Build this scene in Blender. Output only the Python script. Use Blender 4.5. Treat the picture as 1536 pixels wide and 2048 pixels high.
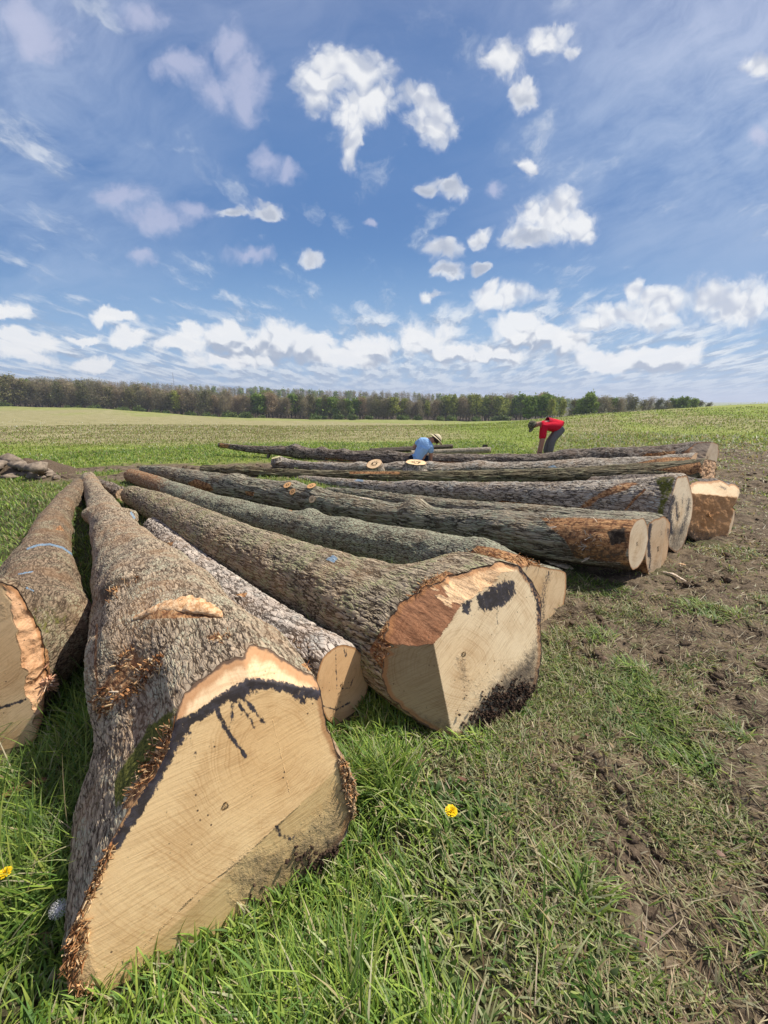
import bpy, math, random
import numpy as np
from mathutils import Vector, Matrix

for _o in list(bpy.data.objects):
    bpy.data.objects.remove(_o)
SC = bpy.context.scene
COL = SC.collection
rad = math.radians
random.seed(7)
RNG = np.random.default_rng(11)

# ------------------------------------------------------------------ camera
CAM_H = 1.5
FPX = 800.0                       # focal length in pixels of a 1536 px wide picture
PITCH = math.atan((1024 - 805) / FPX)
cam_d = bpy.data.cameras.new('camera')
cam = bpy.data.objects.new('camera', cam_d)
COL.objects.link(cam)
cam.location = (0, 0, CAM_H)
cam.rotation_euler = (math.pi / 2 - PITCH, 0, 0)
cam_d.sensor_fit = 'HORIZONTAL'
cam_d.sensor_width = 36.0
cam_d.lens = 36.0 * FPX / 1536
cam_d.clip_start = 0.05
cam_d.clip_end = 20000
SC.camera = cam
SC.render.resolution_x, SC.render.resolution_y = 768, 1024

# ------------------------------------------------------------------ light
SUN_AZ = 70.0      # degrees to the right of the view direction (+Y)
SUN_EL = 52.5
SKY_STRENGTH = 0.085
EXPOSURE = 0.22
sd = Vector((math.sin(rad(SUN_AZ)) * math.cos(rad(SUN_EL)), math.cos(rad(SUN_AZ)) * math.cos(rad(SUN_EL)), math.sin(rad(SUN_EL))))
sun_l = bpy.data.lights.new('sun', 'SUN')
sun_l.energy = 5.0
sun_l.angle = rad(0.55)
sun_l.color = (1.0, 0.945, 0.86)
sun = bpy.data.objects.new('sun', sun_l)
COL.objects.link(sun)
sun.rotation_euler = sd.to_track_quat('Z', 'Y').to_euler()
sun.location = (30, 10, 60)
SC.view_settings.view_transform = 'Standard'
SC.view_settings.look = 'None'
SC.view_settings.exposure = EXPOSURE
SC.view_settings.gamma = 1.0
SC.render.engine = 'CYCLES'
SC.cycles.max_bounces = 6
SC.cycles.diffuse_bounces = 3
SC.cycles.glossy_bounces = 2
SC.cycles.transmission_bounces = 3
SC.cycles.transparent_max_bounces = 4

CP, SP = math.cos(PITCH), math.sin(PITCH)

def ray(px, py):
    """direction (depth 1) of a point of the photograph measured at full size"""
    x = (px - 768) / FPX
    v = (1024 - py) / FPX
    return np.array([x, CP + v * SP, -SP + v * CP])

def at_z(px, py, z):
    d = ray(px, py)
    t = (z - CAM_H) / d[2]
    return np.array([d[0] * t, d[1] * t, z])

def at_depth(px, py, t):
    return ray(px, py) * t + np.array([0, 0, CAM_H])

def at_plane(px, py, P, n):
    d = ray(px, py)
    c = np.array([0, 0, CAM_H])
    t = np.dot(P - c, n) / np.dot(d, n)
    return c + d * t

def measure(co):
    """full-size pixel coordinates of world points (N,3)"""
    x = co[:, 0]
    up = (co[:, 2] - CAM_H) * CP + co[:, 1] * SP
    dep = co[:, 1] * CP - (co[:, 2] - CAM_H) * SP
    dep = np.where(dep < 0.02, 0.02, dep)
    return 768 + FPX * x / dep, 1024 - FPX * up / dep, dep

# ------------------------------------------------------------------ node helpers
class NT:
    def __init__(self, tree):
        self.t = tree
        self.n = tree.nodes
        self.l = tree.links
    def node(self, typ, **kw):
        nd = self.n.new(typ)
        for k, v in kw.items():
            setattr(nd, k, v)
        return nd
    def set(self, sock, v):
        if v is None:
            return
        if isinstance(v, bpy.types.NodeSocket):
            self.l.new(v, sock)
        else:
            sock.default_value = v
    def math(self, op, a, b=None, c=None, clamp=False):
        nd = self.node('ShaderNodeMath', operation=op, use_clamp=clamp)
        self.set(nd.inputs[0], a); self.set(nd.inputs[1], b)
        if c is not None: self.set(nd.inputs[2], c)
        return nd.outputs[0]
    def vmath(self, op, a, b=None, c=None, out=0, scale=None):
        nd = self.node('ShaderNodeVectorMath', operation=op)
        self.set(nd.inputs[0], a); self.set(nd.inputs[1], b)
        if c is not None: self.set(nd.inputs[2], c)
        if scale is not None: self.set(nd.inputs[3], scale)
        return nd.outputs[out]
    def noise(self, vec, scale, detail=4, rough=0.55, dist=0.0, lac=2.0, col=False):
        nd = self.node('ShaderNodeTexNoise')
        self.set(nd.inputs['Vector'], vec); self.set(nd.inputs['Scale'], scale)
        nd.inputs['Detail'].default_value = detail; nd.inputs['Roughness'].default_value = rough
        nd.inputs['Distortion'].default_value = dist; nd.inputs['Lacunarity'].default_value = lac
        return nd.outputs[1 if col else 0]
    def vor(self, vec, scale, feature='F1', rnd=1.0, out=0, detail=0.0):
        nd = self.node('ShaderNodeTexVoronoi', feature=feature)
        self.set(nd.inputs['Vector'], vec); nd.inputs['Scale'].default_value = scale
        nd.inputs['Randomness'].default_value = rnd
        nd.inputs['Detail'].default_value = detail
        return nd.outputs[out]
    def sm(self, x, a, b, lo=0.0, hi=1.0):
        nd = self.node('ShaderNodeMapRange', interpolation_type='SMOOTHSTEP')
        self.set(nd.inputs[0], x); self.set(nd.inputs[1], a); self.set(nd.inputs[2], b)
        self.set(nd.inputs[3], lo); self.set(nd.inputs[4], hi)
        return nd.outputs[0]
    def lin(self, x, a, b, lo=0.0, hi=1.0):
        nd = self.node('ShaderNodeMapRange')
        self.set(nd.inputs[0], x); self.set(nd.inputs[1], a); self.set(nd.inputs[2], b)
        self.set(nd.inputs[3], lo); self.set(nd.inputs[4], hi)
        return nd.outputs[0]
    def mix(self, f, a, b, mode='MIX'):
        nd = self.node('ShaderNodeMix', data_type='RGBA', blend_type=mode)
        self.set(nd.inputs[0], f)
        for s, v in ((nd.inputs[6], a), (nd.inputs[7], b)):
            if isinstance(v, (tuple, list)) and len(v) == 3: v = (*v, 1.0)
            self.set(s, v)
        return nd.outputs[2]
    def attr(self, name, out='Fac'):
        nd = self.node('ShaderNodeAttribute', attribute_name=name)
        return nd.outputs[out]
    def sep(self, v):
        nd = self.node('ShaderNodeSeparateXYZ'); self.set(nd.inputs[0], v)
        return nd.outputs
    def comb(self, x, y, z):
        nd = self.node('ShaderNodeCombineXYZ')
        self.set(nd.inputs[0], x); self.set(nd.inputs[1], y); self.set(nd.inputs[2], z)
        return nd.outputs[0]

def new_mat(name, rough=0.85, spec=0.25, disp=None):
    m = bpy.data.materials.new(name)
    m.use_nodes = True
    t = NT(m.node_tree)
    b = m.node_tree.nodes['Principled BSDF']
    b.inputs['Roughness'].default_value = rough
    b.inputs['Specular IOR Level'].default_value = spec
    if disp:
        m.displacement_method = disp
    return m, t, b

def displace(t, height, scale, mid=0.0):
    nd = t.node('ShaderNodeDisplacement')
    t.set(nd.inputs['Height'], height)
    nd.inputs['Midlevel'].default_value = mid
    t.set(nd.inputs['Scale'], scale)
    out = [n for n in t.n if n.type == 'OUTPUT_MATERIAL'][0]
    t.l.new(nd.outputs[0], out.inputs['Displacement'])

def bump(t, b, height, dist, strength=1.0):
    nd = t.node('ShaderNodeBump')
    nd.inputs['Strength'].default_value = strength
    nd.inputs['Distance'].default_value = dist
    t.set(nd.inputs['Height'], height)
    t.l.new(nd.outputs[0], b.inputs['Normal'])

def flat_mat(name, c, rough=0.85, spec=0.25, vary=0.25, scale=8.0, bmp=0.0):
    m, t, b = new_mat(name, rough, spec)
    tc = t.node('ShaderNodeTexCoord').outputs['Object']
    n = t.noise(tc, scale, 5, 0.65)
    lo = tuple(x * (1 - vary) for x in c); hi = tuple(min(1, x * (1 + vary)) for x in c)
    t.set(b.inputs['Base Color'], t.mix(t.sm(n, 0.3, 0.7), lo, hi))
    if bmp:
        bump(t, b, n, bmp)
    return m

# ------------------------------------------------------------------ world: sky + clouds
world = bpy.data.worlds.new('World')
SC.world = world
world.use_nodes = True
W = NT(world.node_tree)
bg = world.node_tree.nodes['Background']
sky = W.node('ShaderNodeTexSky', sky_type='NISHITA')
sky.sun_disc = False
sky.sun_elevation = rad(SUN_EL)
sky.sun_rotation = rad(SUN_AZ)
sky.altitude = 200
sky.air_density = 1.25
sky.dust_density = 0.6
sky.ozone_density = 2.2
bg.inputs['Strength'].default_value = SKY_STRENGTH

def sky_uv(px, py):
    d = ray(px, py)
    return d[0] / d[1], d[2] / d[1]

def build_sky():
    dirv = W.node('ShaderNodeTexCoord').outputs['Generated']
    s = W.sep(dirv)
    ay = W.math('MAXIMUM', W.math('ABSOLUTE', s[1]), 0.12)
    u = W.math('DIVIDE', s[0], ay)
    v = W.math('DIVIDE', s[2], ay)
    uv = W.comb(u, v, 0.0)
    # puffy edge noise
    w1 = W.noise(uv, 4.0, 3, 0.55, col=True)
    warp = W.vmath('MULTIPLY_ADD', w1, (0.12, 0.12, 0.0), (-0.06, -0.06, 0.0))
    uvw = W.vmath('ADD', uv, warp)
    w2 = W.noise(uvw, 14.0, 5, 0.62, col=True)
    uvw = W.vmath('ADD', uvw, W.vmath('MULTIPLY_ADD', w2, (0.06, 0.06, 0.0), (-0.03, -0.03, 0.0)))

    def field(blobs, vec):
        cur = None
        for (px, py, rx, ry) in blobs:
            cu, cv = sky_uv(px, py)
            u1, _ = sky_uv(px + rx, py); _, v1 = sky_uv(px, py - ry); _, v2 = sky_uv(px, py + ry)
            ru = abs(u1 - cu); rv = abs(v1 - v2) / 2
            d = W.vmath('MULTIPLY', W.vmath('SUBTRACT', vec, (cu, cv, 0.0)), (1 / ru, 1 / rv, 0.0))
            ln = W.vmath('LENGTH', d, out=1)
            cur = ln if cur is None else W.math('SMOOTH_MIN', cur, ln, 0.3)
        return W.math('SUBTRACT', 1.0, cur)

    cumulus = [(690, 150, 112, 66), (640, 190, 70, 62), (740, 215, 62, 46), (690, 250, 50, 50), (702, 300, 26, 50), (860, 238, 62, 62), (838, 190, 40, 34),
               (1005, 112, 60, 60), (1055, 175, 42, 36), (1110, 58, 56, 38), (1145, 90, 22, 26),
               (1100, 440, 105, 55), (1130, 395, 50, 44), (1165, 452, 44, 34), (1045, 478, 60, 36),
               (885, 492, 44, 29), (950, 474, 28, 18), (900, 542, 36, 21), (957, 537, 25, 13), (1047, 333, 29, 25),
               (885, 366, 54, 22), (848, 378, 24, 18), (515, 432, 50, 30), (462, 436, 38, 18), (622, 522, 32, 25), (870, 595, 26, 13),
               (1010, 600, 76, 26), (985, 588, 36, 18), (1255, 625, 140, 28), (1270, 580, 26, 30), (1330, 598, 65, 24), (1490, 610, 125, 54), (1420, 600, 56, 30),
               (1190, 642, 66, 20), (1530, 140, 36, 36)]
    veil = [(500, 150, 66, 105), (375, 130, 84, 50), (440, 180, 60, 60), (530, 325, 38, 50), (578, 350, 32, 30), (265, 405, 70, 50), (325, 450, 72, 46), (385, 430, 50, 34),
            (285, 523, 42, 20), (490, 520, 60, 20), (470, 90, 50, 40), (60, 60, 100, 70), (740, 437, 20, 14), (980, 380, 26, 24), (1515, 295, 34, 24), (280, 20, 80, 50)]
    fc = field(cumulus, uvw)
    fv = field(veil, uvw)
    def puff(vec, sc):
        n_ = W.noise(vec, sc, 2, 0.45)
        return W.math('POWER', W.math('ABSOLUTE', W.math('MULTIPLY_ADD', n_, 2.0, -1.0)), 0.6)
    soft = W.vmath('ADD', uv, W.vmath('MULTIPLY_ADD', w1, (0.03, 0.03, 0.0), (-0.015, -0.015, 0.0)))
    pf = puff(soft, 15.0)
    pf_u = puff(W.vmath('ADD', soft, (0.007, 0.015, 0.0)), 15.0)
    det = W.noise(uvw, 24.0, 7, 0.60)
    det2 = W.noise(uvw, 8.0, 6, 0.6)
    nz = W.math('ADD', W.math('MULTIPLY', pf, 0.34), W.math('ADD', W.math('MULTIPLY', det, 1.10), W.math('MULTIPLY', det2, 0.80)))
    dens = W.math('ADD', fc, W.math('SUBTRACT', nz, 1.08))
    a_c = W.sm(dens, -0.14, 0.62)
    lobe = W.noise(soft, 9.0, 3, 0.5); lobe_u = W.noise(W.vmath('ADD', soft, (0.012, 0.028, 0.0)), 9.0, 3, 0.5)
    relief = W.math('ADD', W.math('MULTIPLY', W.math('SUBTRACT', pf, pf_u), 0.55), W.math('MULTIPLY', W.math('SUBTRACT', lobe, lobe_u), 1.3))
    big = cumulus[:8] + cumulus[10:14] + cumulus[25:28] + cumulus[28:31]
    base_sh = W.math('SUBTRACT', field(big, uvw), field(big, W.vmath('ADD', uvw, (0.01, 0.045, 0.0))))
    thick = W.math('MULTIPLY', W.sm(dens, 0.15, 0.8), W.sm(base_sh, 0.02, -0.45))
    a_v = W.math('MULTIPLY', W.sm(W.math('ADD', fv, W.math('SUBTRACT', nz, 1.12)), -0.05, 0.8), 0.62)

    # deck of far cumulus low over the horizon
    vv = W.math('MAXIMUM', v, 0.0)
    lv = W.math('LOGARITHM', W.math('ADD', vv, 0.03), 2.718)
    pd = W.comb(W.math('MULTIPLY', W.math('DIVIDE', u, W.math('ADD', vv, 0.14)), 3.6), W.math('MULTIPLY', lv, 3.4), 3.7)
    pdw = W.vmath('ADD', pd, W.vmath('MULTIPLY_ADD', W.noise(pd, 2.0, 4, 0.6, col=True), (0.5, 0.5, 0.0), (-0.25, -0.25, 0.0)))
    dn = W.noise(pdw, 1.25, 8, 0.60)
    env = W.noise(W.comb(u, 0.0, 1.3), 2.2, 3, 0.5)
    top = W.math('MULTIPLY_ADD', env, 0.16, 0.115)
    cov = W.lin(W.math('DIVIDE', v, top), 0.1, 1.35, 0.17, -0.16)
    dd = W.math('ADD', W.math('SUBTRACT', dn, 0.5), cov)
    a_d = W.sm(dd, -0.12, 0.20)
    dnu = W.noise(W.vmath('ADD', pdw, (0.10, 0.30, 0.0)), 1.25, 6, 0.60)
    rel_d = W.sm(W.math('SUBTRACT', dn, dnu), -0.10, 0.09)

    tower = [(455, 668, 56, 38), (500, 684, 56, 32), (575, 674, 66, 38), (630, 692, 50, 28), (735, 690, 70, 24), (850, 674, 66, 38), (905, 694, 58, 26),
             (990, 702, 90, 22), (1040, 660, 54, 36), (1085, 674, 42, 28), (1130, 692, 48, 34), (1330, 702, 100, 28), (1290, 692, 36, 20), (380, 657, 42, 20),
             (255, 665, 48, 22), (50, 672, 70, 20), (190, 712, 50, 18), (40, 705, 70, 22), (220, 627, 54, 16), (15, 615, 60, 20), (370, 692, 60, 22), (155, 660, 50, 12), (700, 715, 90, 22), (480, 715, 110, 20), (1200, 720, 80, 22)]
    ft = field(tower, uvw)
    dt = W.math('ADD', ft, W.math('SUBTRACT', nz, 1.05))
    a_t = W.sm(dt, -0.10, 0.40)
    ft_u = field(tower[:13], W.vmath('ADD', uvw, (0.0, 0.024, 0.0)))

    # cirrus: wispy veils, densest to the right and overhead
    cd = W.comb(W.math('ADD', u, W.math('MULTIPLY', v, 0.9)), W.math('SUBTRACT', v, W.math('MULTIPLY', u, 0.42)), 0.0)
    cdw = W.vmath('ADD', cd, W.vmath('MULTIPLY_ADD', W.noise(cd, 1.1, 4, 0.55, col=True), (0.6, 0.5, 0.0), (-0.3, -0.25, 0.0)))
    c1 = W.noise(W.vmath('MULTIPLY', cdw, (0.8, 4.2, 1.0)), 1.7, 8, 0.66)
    c2 = W.noise(W.vmath('MULTIPLY', cdw, (1.0, 1.5, 1.0)), 1.6, 7, 0.64)
    side = W.sm(W.math('SUBTRACT', u, W.math('MULTIPLY', v, 0.22)), -0.05, 0.55)
    left = W.sm(u, -0.15, -0.9)
    high = W.sm(v, 0.3, 1.1)
    amt = W.math('ADD', W.math('MULTIPLY', side, W.sm(v, 0.15, 0.6, 0.35, 1.0)), W.math('ADD', W.math('MULTIPLY', left, 0.85), W.math('MULTIPLY', high, 0.62)))
    low = W.sm(v, 0.12, 0.36)
    streak = W.math('MULTIPLY', W.sm(W.math('ADD', W.math('MULTIPLY', c1, 0.5), W.math('MULTIPLY', c2, 0.5)), 0.32, 0.66), amt)
    a_ci = W.math('MULTIPLY', streak, W.math('MULTIPLY_ADD', low, 0.85, 0.15), clamp=True)

    base = sky.outputs[0]
    K = 0.82 / SKY_STRENGTH
    def k(r, g, b): return (r * K, g * K, b * K)
    grad = W.mix(W.sm(v, 0.05, 0.42), k(0.20, 0.44, 0.79), k(0.085, 0.225, 0.535))
    grad = W.mix(W.sm(v, 0.40, 1.35), grad, k(0.180, 0.195, 0.34))
    base = W.mix(0.84, base, grad)
    ci_col = W.mix(W.sm(v, 0.3, 1.4), k(0.50, 0.62, 0.83), k(0.42, 0.43, 0.66))
    c = W.mix(W.math('MULTIPLY', a_ci, 0.92), base, ci_col)
    hz = W.sm(v, 0.34, 0.0)
    c = W.mix(W.math('MULTIPLY', hz, 0.72), c, k(0.42, 0.58, 0.79))
    c = W.mix(a_v, c, k(0.62, 0.64, 0.82))
    deck_col = W.mix(rel_d, k(0.36, 0.44, 0.58), k(0.92, 0.95, 0.98))
    deck_col = W.mix(W.sm(v, 0.14, 0.0, 0.0, 0.6), deck_col, k(0.48, 0.59, 0.75))
    c = W.mix(W.math('MULTIPLY', a_d, 0.88), c, deck_col)
    tsh = W.math('ADD', W.math('SUBTRACT', ft, ft_u), W.math('MULTIPLY', relief, 1.5))
    tw = W.mix(W.sm(tsh, -0.34, 0.22), k(0.44, 0.50, 0.62), k(1.0, 1.0, 1.0))
    c = W.mix(W.math('MULTIPLY', a_t, 0.90), c, tw)
    cc = W.mix(W.sm(relief, -0.26, 0.12), k(0.62, 0.66, 0.76), k(1.0, 1.0, 1.0))
    cc = W.mix(W.math('MULTIPLY', thick, 0.85), cc, k(0.46, 0.51, 0.62))
    cc = W.mix(W.sm(dens, 0.25, 0.0), cc, k(0.62, 0.66, 0.82))
    c = W.mix(W.math('MULTIPLY', a_c, 0.90), c, cc)
    c = W.mix(W.sm(v, 0.0, -0.02), c, k(0.30, 0.33, 0.30))
    W.l.new(c, bg.inputs['Color'])
build_sky()
world.cycles.sampling_method = 'MANUAL'
world.cycles.sample_map_resolution = 512

# ------------------------------------------------------------------ numpy noise
_P = np.random.default_rng(3).permutation(256).astype(np.int64)
_P = np.concatenate([_P, _P])
_G = np.array([(1,1,0),(-1,1,0),(1,-1,0),(-1,-1,0),(1,0,1),(-1,0,1),(1,0,-1),(-1,0,-1),(0,1,1),(0,-1,1),(0,1,-1),(0,-1,-1)], float)

def perlin(x, y, z):
    xi, yi, zi = np.floor(x).astype(np.int64), np.floor(y).astype(np.int64), np.floor(z).astype(np.int64)
    xf, yf, zf = x - xi, y - yi, z - zi
    xi &= 255; yi &= 255; zi &= 255
    f = lambda t: t * t * t * (t * (t * 6 - 15) + 10)
    u, v, w = f(xf), f(yf), f(zf)
    def g(i, j, k):
        h = _P[_P[_P[(xi + i) & 255] + ((yi + j) & 255)] + ((zi + k) & 255)] % 12
        G = _G[h]
        return G[..., 0] * (xf - i) + G[..., 1] * (yf - j) + G[..., 2] * (zf - k)
    L = lambda a, b, t: a + (b - a) * t
    return L(L(L(g(0,0,0), g(1,0,0), u), L(g(0,1,0), g(1,1,0), u), v), L(L(g(0,0,1), g(1,0,1), u), L(g(0,1,1), g(1,1,1), u), v), w)

def fbm(x, y, z, octv=4, gain=0.5):
    x = np.asarray(x, float); y = np.asarray(y, float) + 0 * x; z = np.asarray(z, float) + 0 * x
    s = np.zeros_like(x); a = 1.0
    for i in range(octv):
        s += a * perlin(x + 17.3 * i, y + 5.1 * i, z - 9.7 * i)
        x, y, z = x * 2.03, y * 2.03, z * 2.03
        a *= gain
    return s

def sstep(a, b, x):
    t = np.clip((x - a) / (b - a), 0, 1)
    return t * t * (3 - 2 * t)

# ------------------------------------------------------------------ mesh helpers
def make_mesh(name, V, faces=None, quads=None, tris=None, mats=(), smooth=True, attrs=None):
    """quads / tris: integer arrays; attrs: {name: (type, array)}"""
    me = bpy.data.meshes.new(name)
    V = np.asarray(V, np.float32)
    parts, starts, tot = [], [], []
    n = 0
    for arr in (quads, tris):
        if arr is not None and len(arr):
            arr = np.asarray(arr, np.int32)
            k = arr.shape[1]
            parts.append(arr.ravel())
            starts.append(n + np.arange(len(arr)) * k)
            n += arr.size
    me.vertices.add(len(V))
    me.vertices.foreach_set('co', V.ravel())
    if parts:
        loops = np.concatenate(parts); st = np.concatenate(starts)
        me.loops.add(len(loops)); me.polygons.add(len(st))
        me.loops.foreach_set('vertex_index', loops)
        me.polygons.foreach_set('loop_start', st.astype(np.int32))
    me.update(calc_edges=True)
    if smooth:
        me.polygons.foreach_set('use_smooth', np.ones(len(me.polygons), bool))
    for k, (ty, arr) in (attrs or {}).items():
        a = me.attributes.new(k, ty, 'POINT')
        key = {'FLOAT': 'value', 'FLOAT_VECTOR': 'vector', 'FLOAT_COLOR': 'color'}[ty]
        a.data.foreach_set(key, np.asarray(arr, np.float32).ravel())
    for m in mats:
        me.materials.append(m)
    me.validate()
    return me

def link(name, me, parent=None):
    o = bpy.data.objects.new(name, me)
    COL.objects.link(o)
    if parent is not None:
        o.parent = parent
        o.matrix_parent_inverse = parent.matrix_world.inverted() if False else Matrix.Translation(-Vector(parent.location))
    return o

def thing(name, label, cat, loc=(0, 0, 0), group=None):
    o = bpy.data.objects.new(name, None)
    COL.objects.link(o)
    o.location = loc
    o.empty_display_size = 0.1
    o['label'] = label; o['category'] = cat
    if group: o['group'] = group
    return o

def tag(o, label=None, cat=None, group=None, kind=None):
    if label: o['label'] = label
    if cat: o['category'] = cat
    if group: o['group'] = group
    if kind: o['kind'] = kind
    return o

def inpoly(px, py, poly, soft=3.0):
    """soft membership of points in a polygon, 1 inside .. 0 outside"""
    poly = np.asarray(poly, float)
    inside = np.zeros(px.shape, bool)
    d = np.full(px.shape, 1e9)
    n = len(poly)
    for i in range(n):
        x1, y1 = poly[i]; x2, y2 = poly[(i + 1) % n]
        c = ((y1 > py) != (y2 > py)) & (px < (x2 - x1) * (py - y1) / (y2 - y1 + 1e-12) + x1)
        inside ^= c
        dx, dy = x2 - x1, y2 - y1
        t = np.clip(((px - x1) * dx + (py - y1) * dy) / (dx * dx + dy * dy + 1e-9), 0, 1)
        d = np.minimum(d, np.hypot(px - x1 - t * dx, py - y1 - t * dy))
    sd_ = np.where(inside, d, -d)
    return sstep(-soft, soft, sd_)

def instroke(px, py, line, width, soft=2.0):
    line = np.asarray(line, float)
    d = np.full(px.shape, 1e9)
    for i in range(len(line) - 1):
        x1, y1 = line[i]; x2, y2 = line[i + 1]
        dx, dy = x2 - x1, y2 - y1
        t = np.clip(((px - x1) * dx + (py - y1) * dy) / (dx * dx + dy * dy + 1e-9), 0, 1)
        d = np.minimum(d, np.hypot(px - x1 - t * dx, py - y1 - t * dy))
    return 1 - sstep(width / 2 - soft, width / 2 + soft, d)
# ------------------------------------------------------------------ terrain
_U = np.array([-1.3, -0.93, -0.69, -0.44, -0.2, 0.1, 0.28, 0.46, 0.58, 0.76, 0.93, 1.3])
def _zz(py, Y):
    return CAM_H - (np.array(py, float) - 805) * Y / 829.0
_K = [
    (8,   np.zeros(12)),
    (13,  _zz([899, 899, 899, 899, 898, 898, 897, 896, 895, 892, 888, 880], 13)),
    (22,  _zz([866, 866, 866, 866, 866, 866, 862, 856, 850, 842, 834, 826], 22)),
    (36,  _zz([847, 847, 848, 851, 853, 852, 846, 829, 821, 811, 803, 796], 36)),
    (70,  _zz([829, 829, 831, 840, 845, 846, 845, 833, 829, 822, 815, 808], 70)),
    (120, _zz([811, 812, 816, 833, 841, 842, 845, 836, 832, 826, 820, 812], 120)),
    (220, _zz([811, 814, 820, 834, 838, 840, 844, 832, 829, 824, 818, 812], 220)),
    (420, _zz([800, 803, 808, 816, 822, 826, 836, 832, 829, 824, 818, 812], 420)),
    (700, _zz([768, 772, 779, 789, 798, 804, 812, 818, 816, 814, 812, 808], 700)),
    (1000, _zz([772, 776, 783, 793, 802, 808, 814, 818, 816, 814, 812, 808], 1000)),
    (5000, _zz([800, 800, 800, 800, 804, 804, 804, 804, 804, 804, 804, 804], 5000)),
]
_KY = np.array([k[0] for k in _K], float)
_KT = np.stack([k[1] for k in _K])       # knots x U

def _macro1(u, Y):
    out = np.zeros_like(Y)
    cols = np.empty((len(_KY),) + Y.shape)
    for i in range(len(_KY)):
        cols[i] = np.interp(u, _U, _KT[i])
    idx = np.clip(np.searchsorted(_KY, Y) - 1, 0, len(_KY) - 2)
    y0 = _KY[idx]; y1 = _KY[idx + 1]
    t = np.clip((Y - y0) / (y1 - y0), 0, 1)
    a = np.take_along_axis(cols, idx[None], 0)[0]
    b = np.take_along_axis(cols, (idx + 1)[None], 0)[0]
    return a + (b - a) * t

def terrain_macro(X, Y):
    X = np.asarray(X, float); Y = np.asarray(Y, float)
    X, Y = np.broadcast_arrays(X, Y)
    Ys = np.maximum(Y, 4.0)
    u = X / Ys
    s = 0
    for k in (0.84, 0.92, 1.0, 1.08, 1.16):
        for du in (-0.05, 0.05):
            s = s + _macro1(u + du, np.maximum(Ys * k, 1.0))
    return s / 10

def mudness(X, Y):
    """0 = grass, 1 = churned soil, near the camera and round the logs"""
    X = np.asarray(X, float); Y = np.asarray(Y, float)
    n = fbm(X * 0.9, Y * 0.9, 2.2, 4)
    n2 = fbm(X * 4.0, Y * 4.0, 7.7, 3)
    edge = np.interp(Y, [0, 1.0, 1.6, 2.4, 4, 7, 9, 13, 20], [0.92, 0.92, 1.10, 1.40, 2.3, 3.8, 5.6, 9.0, 40])
    m = sstep(-0.55, 0.75, (X - edge) / (0.6 + 0.12 * Y) + n * 1.1 + n2 * 0.55)
    m = m * (0.34 + 0.66 * sstep(-0.40, 0.05, fbm(X * 1.25, Y * 1.25, 44.0, 4) + 0.3 * n2))
    zn = sstep(-0.15, 0.35, X - np.interp(Y, [0, 1.6, 2.4, 4, 7, 10, 20], [0.34, 0.52, 0.75, 1.6, 2.9, 4.5, 12]))
    m = np.maximum(m, 0.95 * zn * sstep(-0.14, 0.24, fbm(X * 1.9, Y * 1.9, 33.0, 4) + 0.25 * n2))
    # far dirt strip behind the logs
    strip = np.exp(-((Y - (9.6 + 0.12 * X)) / 1.3) ** 2) * sstep(-7.6, -6.6, X) * (X < 20)
    m = np.maximum(m, strip * sstep(-0.5, 0.3, n + 0.45 * n2 + 0.25))
    near = sstep(16, 10, Y + 2.2 * n)
    right_far = sstep(3, 6, X)
    return np.clip(m * np.where(X > 2, near, near), 0, 1)

def terrain(X, Y, fine=True):
    X = np.asarray(X, float); Y = np.asarray(Y, float)
    z = terrain_macro(X, Y)
    far = sstep(6, 60, np.abs(Y) + 0 * X)
    z = z + fbm(X * 0.05, Y * 0.05, 0.3, 3) * 0.5 * sstep(25, 120, Y) * (Y < 500)
    z = z + fbm(X * 0.35, Y * 0.35, 3.1, 2) * 0.05 * sstep(3, 12, Y)
    if fine:
        m = mudness(X, Y)
        lump = fbm(X * 2.6, Y * 2.6, 1.0, 5, 0.6)
        rid = 1 - np.abs(fbm(X * 1.3, Y * 1.3 + 4, 9.0, 3))* 2.0
        z = z + m * (lump * 0.062 + rid * 0.012 * np.abs(lump)) * sstep(40, 10, Y)
        z = z + (1 - m) * fbm(X * 3.0, Y * 3.0, 5.0, 3) * 0.012 * sstep(30, 8, Y)
    return z

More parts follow.
